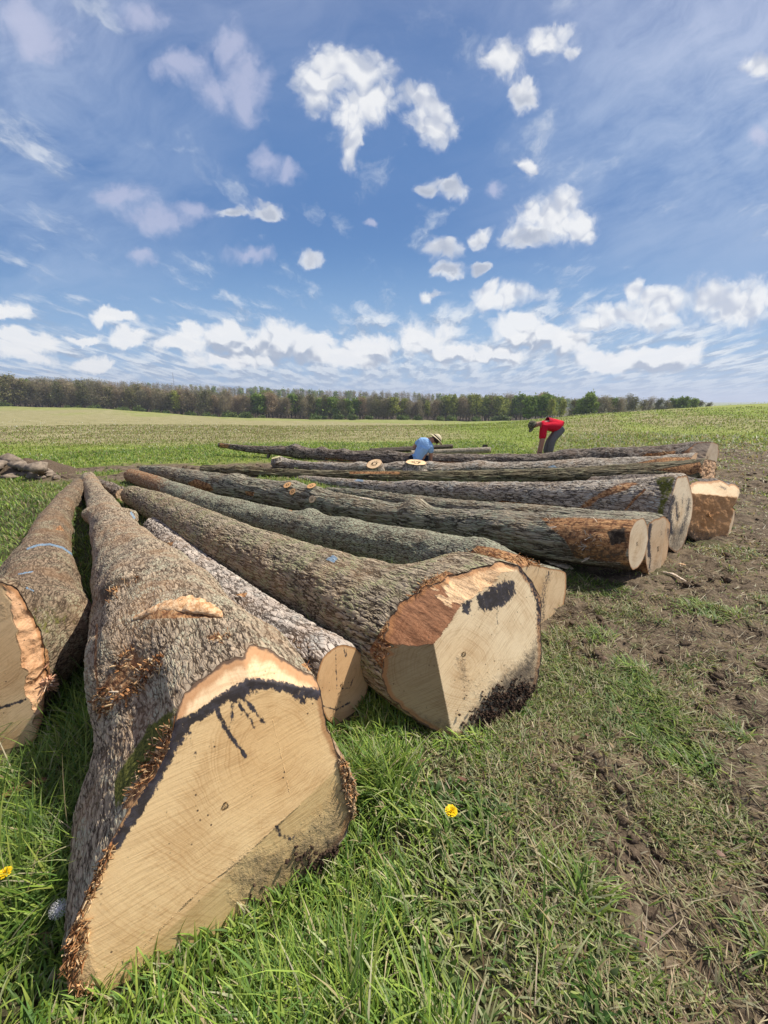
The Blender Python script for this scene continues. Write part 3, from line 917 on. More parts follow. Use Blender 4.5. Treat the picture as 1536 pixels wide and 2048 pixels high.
def stub(L, px, py, r, ln, bark, cut, tint=WOOD_PALE, direction=None, sink=0.06, nm='branch_stub', flare=1.35, elong=1.0, tilt=0.0):
    p, n, t = L.surf(px, py)
    d = n if direction is None else np.array(direction, float)
    d = d / np.linalg.norm(d)
    a = np.cross(d, t); a /= np.linalg.norm(a); b_ = np.cross(a, d)
    M, G = 40, 12
    th = np.linspace(0, 2 * math.pi, M, endpoint=False)
    V, lc = [], []
    for g in range(G):
        f = g / (G - 1)
        s = -sink + f * (ln + sink)
        rr = r * (1 + (flare - 1) * (1 - f) ** 2) * (1 + 0.08 * fbm(np.cos(th) * 2 + px, np.sin(th) * 2, f * 2, 3))
        c = p + d * s
        V.append(c + (rr * np.cos(th))[:, None] * a + (rr * elong * np.sin(th))[:, None] * b_)
        lc.append(np.stack([np.full(M, s + px * 0.01), rr * np.cos(th), rr * np.sin(th)], -1))
    V = np.array(V); lc = np.array(lc)
    V[-1] += (tilt * r * np.cos(th))[:, None] * d
    i = np.arange(G * M).reshape(G, M); j = np.roll(i, -1, axis=1)
    Q = np.stack([i[:-1], j[:-1], j[1:], i[1:]], -1).reshape(-1, 4)
    z = np.zeros(G * M)
    o = link(nm, make_mesh(nm, V.reshape(-1, 3), quads=Q, mats=(bark,), attrs={'lc': ('FLOAT_VECTOR', lc.reshape(-1, 3)), 'peel': ('FLOAT', z), 'moss': ('FLOAT', z), 'mud_dark': ('FLOAT', z), 'paint': ('FLOAT', z), 'dispk': ('FLOAT', z + 0.6)}), L.root)
    rows = [0, 0.4, 0.75, 1.0]
    top = V[-1]; c0 = top.mean(0)
    Vt = np.concatenate([c0 + (top - c0) * f for f in rows]) + d * 0.004
    lt = np.concatenate([lc[-1] * np.array([1, f, f]) for f in rows])
    ti = np.arange(4 * M).reshape(4, M); tj = np.roll(ti, -1, axis=1)
    Qt = np.stack([ti[:-1], tj[:-1], tj[1:], ti[1:]], -1).reshape(-1, 4)[M:]
    Tt = np.stack([ti[0] * 0, ti[1], tj[1]], -1)[:, ::-1]
    z = np.zeros(4 * M)
    c = bpy.data.objects.new('cut_end', make_mesh('cut_end', Vt, quads=Qt[:, ::-1], tris=Tt, mats=(cut,), smooth=False, attrs={
        'lc': ('FLOAT_VECTOR', lt), 'rcv': ('FLOAT_VECTOR', lt * np.array([0, 0.3, 0.3]) + 0.2), 'tint': ('FLOAT_COLOR', np.tile((*tint, 1.0), (4 * M, 1))), 'rho': ('FLOAT', np.repeat(rows, M)), 'stain': ('FLOAT', z), 'dirt': ('FLOAT', z), 'rough': ('FLOAT', z)}))
    COL.objects.link(c); c.parent = o
    return o

SPL_MATS = None
def slivers(L, polys, n, size, mats, nm='torn_fibres', lift=0.004, spread=0.9, along=0.7, seed=1, base=None, wid=0.14):
    """thin splinters torn up from the wood, standing on the log's surface"""
    rg = np.random.default_rng(seed)
    cand = []
    V0, RD, X, Y = (L.V, L.rd, L.px, L.py) if base is None else base
    for poly in polys:
        m = (inpoly(X, Y, poly, 1.0) > 0.5) & (L.facing if base is None else True)
        cand.append(np.nonzero(m)[0])
    cand = np.concatenate(cand)
    if len(cand) == 0: return None
    Vs, Qs, cols = [], [], []
    for k in range(n):
        i = cand[rg.integers(len(cand))]
        p = V0[i] + RD[i] * lift
        t = L.T * along + rg.normal(size=3) * (1 - along)
        d = t * rg.choice([-1, 1]) + RD[i] * abs(rg.normal()) * spread
        d /= np.linalg.norm(d)
        side = np.cross(d, rg.normal(size=3)); side /= np.linalg.norm(side)
        up = np.cross(side, d)
        ln = size * rg.uniform(0.3, 1.0) ** 1.5; w = ln * wid * rg.uniform(0.5, 1.5); h = w * 0.35
        b = len(Vs) * 8
        q = []
        for f, ww in ((-0.35, 0.7), (0.65, 0.12 + 0.3 * rg.random())):
            for sx, sz in ((-1, -1), (1, -1), (1, 1), (-1, 1)):
                q.append(p + d * ln * f + side * sx * w * ww / 2 + up * sz * h * ww / 2 + rg.normal(size=3) * ln * 0.03)
        Vs.append(q)
        Qs += [(b, b + 3, b + 2, b + 1), (b + 4, b + 5, b + 6, b + 7), (b, b + 1, b + 5, b + 4), (b + 1, b + 2, b + 6, b + 5), (b + 2, b + 3, b + 7, b + 6), (b + 3, b, b + 4, b + 7)]
        c = mats[rg.integers(len(mats))]
        v = rg.uniform(0.7, 1.25)
        cols += [(c[0] * v, c[1] * v, c[2] * v, 1)] * 8
    me = make_mesh(nm, np.array(Vs).reshape(-1, 3), quads=np.array(Qs), mats=(M_SLIVER,), smooth=False, attrs={'col': ('FLOAT_COLOR', np.array(cols))})
    o = link(nm, me, L.root)
    o['kind'] = 'stuff'
    return o

def _sliver_mat():
    m, t, b = new_mat('torn_wood', 0.85, 0.15)
    tc = t.node('ShaderNodeTexCoord').outputs['Object']
    n = t.noise(tc, 90, 3, 0.6)
    t.set(b.inputs['Base Color'], t.mix(1.0, t.attr('col', 'Color'), t.mix(n, (0.6, 0.6, 0.6), (1.3, 1.3, 1.3)), 'MULTIPLY'))
    return m
M_SLIVER = _sliver_mat()

BK = {
    'grey_block': bark_mat('bark_grey_blocky', (0.44, 0.345, 0.235), (0.070, 0.045, 0.027), (0.036, 0.014), 0.0055, 0.25, (0.44, 0.40, 0.27), warm=0.5),
    'brown_smooth': bark_mat('bark_brown', (0.29, 0.215, 0.14), (0.060, 0.040, 0.024), (0.036, 0.014), 0.0045, 0.15, (0.33, 0.29, 0.18), warm=0.5, seed=3),
    'pale_scaly': bark_mat('bark_pale_scaly', (0.55, 0.48, 0.40), (0.060, 0.045, 0.034), (0.055, 0.028), 0.010, 0.1, (0.48, 0.45, 0.38), warm=0.35, seed=5, edge=0.16),
    'ridged': bark_mat('bark_ridged', (0.43, 0.355, 0.245), (0.050, 0.034, 0.020), (0.085, 0.0165), 0.0090, 0.35, (0.33, 0.32, 0.17), warm=0.45, seed=9),
    'lichen': bark_mat('bark_lichen', (0.29, 0.255, 0.185), (0.035, 0.028, 0.020), (0.050, 0.018), 0.007, 0.85, (0.36, 0.37, 0.25), warm=0.35, seed=12),
    'long_ridge': bark_mat('bark_long_ridge', (0.36, 0.32, 0.235), (0.045, 0.035, 0.022), (0.16, 0.026), 0.012, 0.3, (0.32, 0.32, 0.22), warm=0.35, seed=15),
    'ash_grey': bark_mat('bark_ash_grey', (0.50, 0.435, 0.345), (0.060, 0.046, 0.034), (0.075, 0.022), 0.012, 0.15, (0.45, 0.43, 0.36), warm=0.25, seed=18),
    'furrowed': bark_mat('bark_furrowed', (0.23, 0.20, 0.125), (0.028, 0.022, 0.013), (0.30, 0.040), 0.022, 0.2, (0.28, 0.27, 0.15), warm=0.25, seed=21, edge=0.35),
    'dark': bark_mat('bark_dark', (0.27, 0.225, 0.18), (0.030, 0.023, 0.017), (0.08, 0.03), 0.014, 0.1, (0.3, 0.27, 0.22), warm=0.35, seed=24),
}
CT = {
    'big': cut_mat('cut_big', (0.20, 0.98), 170, (0.02, 0.16), 520, 0.95),
    'flat': cut_mat('cut_flat', (0.55, 0.84), 190, (0.0, 0.02), 420, 1.1),
    'round': cut_mat('cut_round', (0.5, 0.85), 160, (0.0, -0.01), 560, 0.25),
    'far': cut_mat('cut_far', (0.2, 0.97), 90, (0.0, 0.0), 260, 0.6),
}
# ---- the two biggest butts first: their cutting planes
FIB = [(0.62, 0.36, 0.16), (0.45, 0.22, 0.09), (0.30, 0.13, 0.05), (0.75, 0.52, 0.28)]
FIB_PALE = [(0.85, 0.62, 0.42), (0.70, 0.42, 0.25), (0.60, 0.30, 0.18)]

# front log
_m = plane3(at_z(165, 2012, 0.0), at_z(690, 1690, 0.10), at_z(500, 1358, 0.65))
mp = lambda x, y: at_plane(x, y, *_m)
def deeper(p, d):
    v = p - CAMP
    return p + v / np.linalg.norm(v) * d
_t1 = plane3(mp(350, 1442), mp(505, 1360), deeper(mp(420, 1335), 0.08))
_t2 = plane3(mp(505, 1360), mp(634, 1380), deeper(mp(585, 1324), 0.08))
_b = plane3(mp(228, 1965), mp(610, 1600), deeper(mp(430, 1930), 0.035))
M_, T1_, T2_, B_ = 0, 1, 2, 3
front = build_log('huge front log, its pale slanted butt stained black along the top', 
    [(177, 956, 24), (190, 985, 34), (209, 1020, 54), (229, 1063, 76), (249, 1095, 99), (284, 1160, 160), (322, 1230, 232), (378, 1370, 335), (440, 1580, 440)],
    BK['grey_block'], CT['big'],
    [(_m, WOOD_TAN, 0.0), (_t1, WOOD_PALE, 0.05), (_t2, WOOD_PALE, 0.05), (_b, (0.80, 0.57, 0.26), 0.0)],
    outline=[(165, 2014, 0), (140, 1985, 0), (128, 1915, 0), (140, 1860, 0), (168, 1800, 0), (190, 1735, 0), (215, 1685, 0), (262, 1612, 0), (305, 1555, 0), (335, 1500, 0), (348, 1450, 0),
             (352, 1420, 1), (370, 1376, 1), (420, 1333, 1), (470, 1314, 1), (515, 1309, 1), (580, 1322, 2), (632, 1352, 2),
             (640, 1385, 0), (652, 1440, 0), (672, 1500, 0), (700, 1525, 0), (714, 1575, 0), (714, 1640, 0), (700, 1695, 0), (655, 1752, 0), (590, 1815, 0), (500, 1880, 0), (430, 1935, 0), (340, 1985, 0), (250, 2012, 0)],
    M=420, G=620, K=110, blend=0.55, bpow=1.6, boff=0.30, noise=0.055, seed=2.0, heart=(535, 1500),
    lumps=[(176, 1030, 0.09, 0.06), (262, 1032, 0.10, 0.07), (200, 1052, 0.12, 0.03), (350, 1225, 0.12, 0.03), (240, 1165, 0.10, 0.03)],
    paints={'moss': [([(358, 1408), (350, 1455), (318, 1500), (290, 1548), (252, 1600), (218, 1648), (196, 1668), (212, 1600), (246, 1530), (300, 1450)], 14, 0.75)],
            'peel': [([(265, 1240), (300, 1212), (350, 1204), (400, 1210), (445, 1232), (440, 1240), (330, 1240), (280, 1244)], 6, 0.6),
                     ([(190, 1395), (205, 1360), (235, 1320), (262, 1290), (300, 1310), (330, 1320), (300, 1355), (262, 1395), (220, 1440), (190, 1425)], 14, 0.55),
                     ([(335, 1470), (350, 1455), (352, 1490), (320, 1540), (290, 1585), (262, 1615), (245, 1620), (270, 1570), (305, 1525)], 7),
                     ([(150, 1850), (185, 1740), (215, 1690), (235, 1660), (222, 1720), (190, 1800), (160, 1900), (165, 2000), (135, 1960), (128, 1890)], 8),
                     ([(195, 1190), (230, 1160), (290, 1155), (240, 1185), (200, 1230)], 10, 0.5), ([(400, 1275), (440, 1262), (460, 1275), (430, 1288)], 8, 0.55), ([(600, 1330), (650, 1310), (655, 1350), (630, 1350)], 4), ('line', [(195, 1250), (192, 1330), (200, 1400)], 5, 5)],
            'mud_dark': [([(195, 1180), (225, 1155), (285, 1150), (240, 1180), (205, 1215)], 8, 0.6), ([(640, 1700), (720, 1500), (740, 1700), (600, 1850)], 20)],
            'paint': [('line', [(262, 1026), (268, 1036)], 5, 3)]},
    stain=[('line', [(230, 1690), (262, 1640), (300, 1580), (338, 1510), (352, 1455), (395, 1432), (450, 1395), (500, 1366), (545, 1370), (600, 1382), (634, 1388)], 22, 4),
           ('line', [(362, 1462), (356, 1470)], 34, 8), ('line', [(470, 1395), (505, 1368)], 26, 7), ('line', [(590, 1384), (605, 1400)], 16, 6),
           ('line', [(432, 1415), (450, 1455), (470, 1485), (490, 1512)], 9, 3, 0.95), ('line', [(468, 1395), (462, 1440), (457, 1470)], 8, 3, 0.7), ('line', [(485, 1395), (512, 1425), (530, 1448)], 8, 3, 0.85), ('line', [(470, 1400), (498, 1435), (508, 1455)], 7, 3, 0.8),
           ('line', [(392, 1505), (396, 1518)], 5, 3, 0.55), ('line', [(555, 1655), (562, 1672), (585, 1680)], 9, 5, 0.8), ('line', [(440, 1680), (448, 1700)], 5, 4, 0.5), ('line', [(232, 1690), (236, 1672)], 14, 5, 1)],
    dirt=[([(560, 1690), (640, 1620), (672, 1570), (690, 1570), (720, 1600), (720, 1700), (600, 1860), (520, 1880), (470, 1840), (455, 1740), (500, 1700)], 22, 0.62),  # lower right: soil together with shade painted into the face colour
          ([(560, 1760), (640, 1670), (700, 1640), (725, 1700), (600, 1860), (420, 1960), (340, 1990), (470, 1860)], 20, 0.8),
          ([(668, 1500), (700, 1520), (722, 1570), (720, 1660), (695, 1640), (680, 1580)], 6, 0.8), ([(120, 1850), (170, 1830), (200, 1960), (235, 2005), (165, 2020), (120, 1960)], 10, 0.55),
          ('line', [(545, 1440), (560, 1500), (580, 1590)], 2, 2, 0.5), ('line', [(228, 1965), (300, 1880), (400, 1780), (470, 1730), (600, 1610)], 4, 3, 0.55)])
slivers(front, [[(188, 1395), (212, 1372), (240, 1385), (215, 1435), (188, 1422)], [(268, 1335), (330, 1308), (322, 1345), (275, 1368)], [(232, 1325), (262, 1285), (276, 1302), (238, 1352)], [(250, 1372), (300, 1352), (290, 1388), (252, 1402)]], 380, 0.042, FIB + [(0.2, 0.09, 0.04), (0.5, 0.4, 0.28)], seed=3, spread=0.8, along=0.3, wid=0.35)
slivers(front, [[(290, 1590), (335, 1500), (356, 1455), (340, 1450), (300, 1500), (255, 1600)], [(140, 1900), (185, 1750), (225, 1660), (200, 1760), (165, 1880)]], 240, 0.05, FIB, seed=4, spread=0.8, along=0.5)
slivers(front, [[(400, 1280), (440, 1262), (470, 1275), (430, 1290)], [(600, 1340), (655, 1305), (660, 1350)]], 60, 0.04, FIB, seed=5)
slivers(front, [[(225, 1165), (290, 1150), (250, 1190), (210, 1215)]], 30, 0.06, FIB, seed=6)

# big log with wedge butt
_r = plane3(at_z(905, 1472, 0.02), at_z(1040, 1410, 0.05), at_z(1035, 1130, 0.68))
rp = lambda x, y: at_plane(x, y, *_r)
_l = plane3(rp(905, 1472), rp(868, 1290), deeper(rp(768, 1350), 0.15))
_s = plane3(rp(868, 1290), rp(922, 1212), deeper(rp(805, 1225), 0.15))
_n = plane3(rp(922, 1212), rp(1035, 1130), deeper(rp(900, 1152), 0.12))
wedge = build_log('big ridged log whose wedge butt has two sawn faces meeting at an upright edge',
    [(263, 990, 37), (325, 1018, 58), (388, 1052, 78), (470, 1095, 100), (560, 1137, 122), (660, 1187, 155), (780, 1240, 205), (912, 1302, 285)],
    BK['ridged'], CT['flat'],
    [(_r, (0.90, 0.71, 0.43), 0.0), (_l, (0.42, 0.31, 0.16), 0.0), (_s, (0.38, 0.18, 0.085), 0.3), (_n, (0.84, 0.57, 0.31), 0.6)],  # left facet tint darkened, its shade is put into the colour
    outline=[(868, 1290, 1), (800, 1291, 1), (772, 1318, 1), (764, 1350, 1), (775, 1387, 1), (805, 1421, 1), (842, 1447, 1), (880, 1468, 1), (905, 1474, 0), (950, 1470, 0), (972, 1447, 0), (1038, 1415, 0),
             (1076, 1370, 0), (1085, 1300, 0), (1083, 1200, 0), (1062, 1158, 0), (1035, 1130, 0), (1000, 1122, 3), (940, 1136, 3), (885, 1160, 3), (850, 1170, 2), (800, 1208, 2), (770, 1262, 2), (760, 1300, 2), (762, 1330, 1)][1:],
    M=360, G=420, K=90, blend=0.5, boff=0.22, noise=0.05, seed=7.0, heart=(930, 1330),
    lumps=[(262, 985, 0.10, 0.05), (300, 1000, 0.12, 0.04), (285, 1020, 0.10, 0.03), (640, 1120, 0.15, 0.02)],
    paints={'peel': [([(740, 1300), (770, 1250), (800, 1215), (850, 1165), (900, 1140), (900, 1165), (860, 1180), (790, 1262), (765, 1340)], 6), ([(880, 1150), (960, 1115), (1030, 1120), (1000, 1135), (920, 1150)], 5)],
            'moss': [([(250, 985), (330, 980), (420, 1020), (470, 1060), (440, 1075), (330, 1040), (260, 1010)], 14, 0.28), lambda V, lc, rd, px, py: 0.32 * sstep(0.2, 0.9, rd[:, 2]) * sstep(700, 400, px)],
            'paint': [([(652, 1120), (666, 1112), (676, 1118), (668, 1127)], 2)]},
    stain=[('line', [(962, 1196), (967, 1214)], 17, 4, 1.0), ('line', [(974, 1190), (977, 1212)], 20, 4, 1.0), ('line', [(986, 1183), (988, 1206)], 22, 4, 1.0), ('line', [(999, 1177), (1001, 1204)], 22, 4, 1.0), ('line', [(1011, 1172), (1013, 1194)], 20, 4, 1.0), ('line', [(1022, 1168), (1023, 1186)], 15, 4, 1.0), ('line', [(994, 1200), (995, 1255)], 3, 2, 0.75),
           ('line', [(1040, 1135), (1062, 1165), (1075, 1200), (1080, 1240)], 9, 5, 0.9), ('line', [(1076, 1230), (1078, 1290)], 6, 5, 0.7), ([(922, 1208), (942, 1200), (940, 1230), (925, 1225)], 4)],
    dirt=[([(1080, 1270), (1085, 1380), (1040, 1420), (950, 1475), (905, 1478), (950, 1410), (1000, 1350), (1050, 1310)], 16, 0.85), ([(770, 1385), (800, 1405), (860, 1430), (905, 1440), (905, 1480), (840, 1455)], 14, 0.6),
          ([(905, 1310), (935, 1305), (940, 1350), (930, 1385), (915, 1350)], 6, 0.45), ('line', [(868, 1290), (905, 1472)], 2.5, 2, 0.4), ([(925, 1350), (990, 1340), (960, 1440), (910, 1460)], 16, 0.35)])
slivers(wedge, [[(745, 1310), (775, 1240), (850, 1160), (900, 1140), (870, 1175), (800, 1230), (765, 1340)]], 260, 0.045, FIB, seed=8, spread=0.6, along=0.4)
slivers(wedge, [[(900, 1140), (960, 1112), (1030, 1118), (1000, 1135), (920, 1150)]], 60, 0.06, FIB, seed=9, spread=0.3)

short_log = build_log('short broken dark log piece lying between the thin tips of two logs',
    [(196, 966, 13), (222, 977, 20), (246, 990, 24)], BK['dark'], CT['round'],
    [(lambda L: (L.P0, (0.55, -0.8, 0.2)), (0.60, 0.45, 0.30), 0.3)], M=80, G=60, K=12, blend=0.2, noise=0.12, seed=141.0,
    lumps=[(215, 970, 0.08, 0.05), (240, 983, 0.08, 0.05)], paints={'moss': [([(190, 960), (250, 975), (240, 985), (190, 975)], 6, 0.35)]}, stain=())

def perp(L, nx, ny, nz):
    return (L.P0, np.array([nx, ny, nz]))

left = build_log('mossy brown log with blue paint rings, cut off by the left edge',
    [(158, 968, 22), (150, 985, 34), (130, 1005, 38), (110, 1040, 50), (94, 1085, 72), (84, 1125, 96), (78, 1180, 136), (64, 1260, 192), (-5, 1372, 280)],
    BK['brown_smooth'], CT['flat'],
    [(lambda L: (L.P0, (0.30, -0.93, 0.18)), (0.88, 0.60, 0.31), 0.0), (lambda L: (at_plane(49, 1350, L.P0, np.array([0.30, -0.93, 0.18]) / 0.995), (0.86, -0.35, 0.15)), (0.76, 0.46, 0.25), 0.45)],
    outline=[(48, 1505, 0), (38, 1538, 0), (0, 1550, 0), (-60, 1552, 0), (-150, 1510, 0), (-200, 1380, 0), (-160, 1240, 0), (-70, 1170, 0), (0, 1160, 0), (30, 1176, 0), (52, 1205, 1), (88, 1280, 1), (96, 1350, 1), (84, 1440, 1), (60, 1500, 1)],
    M=300, G=420, K=60, blend=0.45, noise=0.06, seed=31.0, heart=(-20, 1330),
    lumps=[(158, 1012, 0.10, 0.05), (150, 1060, 0.10, 0.02), (155, 1240, 0.25, 0.05)],
    paints={'moss': [lambda V, lc, rd, px, py: 0.42 * sstep(-0.1, 0.8, rd[:, 2]) * sstep(1150, 1240, py) * sstep(1500, 1380, py)],
            'paint': [('line', [(55, 1098), (75, 1091), (100, 1089), (125, 1096), (145, 1110)], 4, 2), ('line', [(38, 1149), (65, 1144)], 3, 2), ('line', [(48, 1175), (66, 1182)], 3, 2)],
            'mud_dark': [([(60, 1190), (165, 1140), (160, 1250), (70, 1260)], 40, 0.42)],
            'peel': [([(60, 1270), (95, 1300), (105, 1400), (75, 1500), (50, 1530), (80, 1400)], 8), ([(110, 1060), (120, 1050), (128, 1062)], 3)]},
    stain=[('line', [(-40, 1420), (0, 1416), (50, 1400)], 5, 2)],  # dark line painted in for the recess of the notch
    dirt=[([(-20, 1200), (14, 1205), (10, 1245), (-20, 1250)], 5, 0.5), ('line', [(0, 1548), (40, 1538), (50, 1500)], 8, 5, 0.5)])
slivers(left, [[(55, 1270), (85, 1290), (100, 1380), (80, 1480), (55, 1520)]], 200, 0.07, FIB_PALE, seed=12, spread=0.5, along=0.5)

small = build_log('small pale scaly log with a round sawn end between two bigger logs',
    [(306, 1052, 33), (345, 1092, 46), (400, 1143, 60), (470, 1205, 84), (560, 1280, 114), (683, 1372, 148)],
    BK['pale_scaly'], CT['round'],
    [(lambda L: (L.P0, (0.72, -0.68, 0.12)), (0.76, 0.50, 0.26), 0.0)],
    outline=[(634, 1345, 0), (648, 1308, 0), (684, 1288, 0), (715, 1297, 0), (733, 1330, 0), (737, 1370, 0), (728, 1412, 0), (705, 1445, 0), (680, 1456, 0), (655, 1442, 0), (640, 1402, 0), (632, 1372, 0)],
    M=260, G=360, K=50, blend=0.25, noise=0.05, seed=41.0, smooth_out=14, heart=(690, 1350),
    lumps=[(325, 1100, 0.05, 0.02), (400, 1168, 0.06, 0.02), (480, 1190, 0.06, 0.02), (560, 1265, 0.06, 0.015)],
    paints={'peel': [([(500, 1270), (525, 1268), (535, 1285), (510, 1290)], 4, 0.7), ([(385, 1172), (420, 1158), (425, 1164), (395, 1180)], 3), ([(318, 1090), (350, 1083), (340, 1100), (325, 1105)], 3, 0.8), ([(470, 1190), (495, 1186), (490, 1196)], 3), ([(560, 1262), (620, 1268), (640, 1300), (600, 1330), (575, 1300)], 14, 0.42)]},
    stain=[('line', [(671, 1296), (674, 1378)], 1.8, 1.2, 0.9), ('line', [(674, 1378), (700, 1376), (706, 1358)], 1.8, 1.2, 0.85), ('line', [(640, 1410), (672, 1420), (700, 1405)], 2.5, 1.5, 0.9), ('line', [(690, 1298), (692, 1312)], 6, 2, 0.6)])
slivers(small, [[(500, 1265), (530, 1265), (540, 1290), (505, 1295)], [(320, 1085), (345, 1080), (340, 1105)], [(560, 1262), (640, 1290), (610, 1320)]], 70, 0.04, FIB, seed=14)

lichen = build_log('dark log crusted with grey-green lichen lying just behind the ridged log',
    [(262, 951, 26), (310, 968, 34), (360, 990, 42), (430, 1016, 50), (520, 1038, 58), (620, 1062, 68), (740, 1088, 80), (860, 1112, 96), (965, 1145, 118), (1072, 1188, 128)],
    BK['lichen'], CT['flat'],
    [(lambda L: (L.P0, (0.62, -0.77, 0.15)), (0.74, 0.55, 0.32), 0.0)],
    outline=[(1060, 1128, 0), (1100, 1136, 0), (1130, 1142, 0), (1139, 1165, 0), (1137, 1200, 0), (1120, 1236, 0), (1090, 1249, 0), (1050, 1250, 0), (1018, 1220, 0), (1010, 1180, 0), (1025, 1140, 0)],
    M=220, G=340, K=40, blend=0.5, noise=0.05, seed=51.0,
    lumps=[(625, 1018, 0.12, 0.05), (690, 1045, 0.2, 0.03), (950, 1095, 0.2, 0.05), (1000, 1120, 0.2, 0.03)],
    paints={'peel': [([(935, 1110), (955, 1092), (985, 1096), (1060, 1118), (1135, 1140), (1130, 1160), (1060, 1150), (980, 1130), (930, 1128)], 6), ([(572, 1018), (583, 1014), (585, 1024)], 2), lambda V, lc, rd, px, py: 0.55 * sstep(420, 300, px)]},
    stain=[('line', [(1100, 1145), (1088, 1175), (1085, 1240)], 8, 6, 0.75)], dirt=[([(1080, 1140), (1110, 1140), (1095, 1180), (1080, 1200)], 6, 0.3)])
slivers(lichen, [[(935, 1105), (955, 1092), (1130, 1140), (1120, 1150), (980, 1130)]], 160, 0.07, FIB, seed=15, spread=0.4)

knotty = build_log('long knotty log with small sawn stubs and an orange stripped oval end',
    [(285, 938, 12), (330, 946, 26), (400, 963, 40), (500, 980, 48), (600, 998, 50), (700, 1016, 50), (768, 1029, 48), (868, 1043, 50), (950, 1052, 62, 0.02), (1026, 1062, 76, 0.05), (1141, 1078, 92, 0.09), (1274, 1088, 102, 0.17)],
    BK['long_ridge'], CT['far'],
    [(lambda L: (L.P0, (0.62, -0.77, 0.13)), (0.70, 0.58, 0.40), 0.0)],
    outline=[(1261, 1060, 0), (1272, 1041, 0), (1288, 1036, 0), (1295, 1050, 0), (1297, 1080, 0), (1290, 1112, 0), (1278, 1134, 0), (1266, 1141, 0), (1258, 1126, 0), (1257, 1095, 0)],
    M=200, G=360, K=30, blend=0.2, noise=0.06, seed=61.0, smooth_out=8,
    lumps=[(470, 955, 0.2, 0.05), (580, 972, 0.2, 0.06), (625, 985, 0.16, 0.06), (830, 1015, 0.14, 0.12), (815, 1040, 0.12, 0.05), (1170, 1080, 0.2, 0.02)],
    paints={'peel': [([(1075, 1034), (1150, 1034), (1240, 1038), (1290, 1036), (1270, 1060), (1255, 1110), (1268, 1140), (1230, 1125), (1150, 1118), (1128, 1080), (1100, 1058)], 9, 0.72), ([(376, 966), (392, 958), (420, 968), (428, 980), (412, 986), (384, 976)], 3), ([(490, 982), (510, 984), (508, 992), (494, 990)], 3)],
            'mud_dark': [([(1212, 1062), (1250, 1055), (1252, 1085), (1222, 1092)], 6, 0.9), ([(1075, 1078), (1255, 1092), (1262, 1132), (1140, 1122)], 14, 0.55), ([(1110, 1050), (1150, 1045), (1165, 1085), (1130, 1085)], 10, 0.4)]},  # also darkens the lower half of the stripped end
    stain=())
for (x, y, r, l) in ((575, 972, 0.060, 0.020), (587, 985, 0.050, 0.025), (624, 976, 0.065, 0.030), (626, 999, 0.052, 0.025)):
    stub(knotty, x, y, r, l, BK['long_ridge'], CT['round'], WOOD_ORANGE if y < 990 else WOOD_PALE)
slivers(knotty, [[(1150, 1060), (1200, 1040), (1210, 1090), (1180, 1120), (1150, 1110)], [(1070, 1030), (1110, 1035), (1130, 1075)]], 70, 0.12, [(0.62, 0.50, 0.36), (0.45, 0.3, 0.18), (0.7, 0.6, 0.48)], seed=16, along=0.1, spread=0.15, wid=0.04)

split = build_log('log tucked behind the knotty log, showing a tall angular cracked butt',
    [(655, 983, 16), (720, 990, 22), (800, 1006, 34), (950, 1027, 48), (1150, 1052, 72), (1240, 1072, 90), (1316, 1098, 100)],
    BK['long_ridge'], CT['far'],
    [(lambda L: (L.P0, (0.62, -0.77, 0.10)), (0.62, 0.47, 0.30), 0.0), (lambda L: (at_plane(1326, 1100, L.P0, np.array([0.62, -0.77, 0.10])), (0.72, -0.68, 0.08)), (0.55, 0.38, 0.22), 0.0)],
    outline=[(1294, 1048, 0), (1310, 1038, 0), (1328, 1032, 0), (1341, 1045, 1), (1350, 1075, 1), (1344, 1103, 1), (1325, 1141, 0), (1309, 1171, 0), (1297, 1148, 0), (1292, 1125, 0), (1291, 1085, 0), (1292, 1060, 0)],
    M=160, G=260, K=30, blend=0.5, noise=0.05, seed=71.0, plan=[(0.28, 5.6), (2.5, 3.45)],
    paints={'peel': [([(1180, 1110), (1300, 1120), (1312, 1175), (1250, 1150)], 8)]},
    stain=[('line', [(1301, 1050), (1297, 1080), (1299, 1112)], 7, 2, 1.0), ('line', [(1336, 1060), (1341, 1088)], 6, 3, 0.85), ('line', [(1298, 1145), (1301, 1118)], 6, 3, 0.8), ('line', [(1325, 1045), (1322, 1075)], 3, 2, 0.6)], dirt=[([(1300, 1120), (1330, 1110), (1318, 1165), (1305, 1168)], 8, 0.45)])

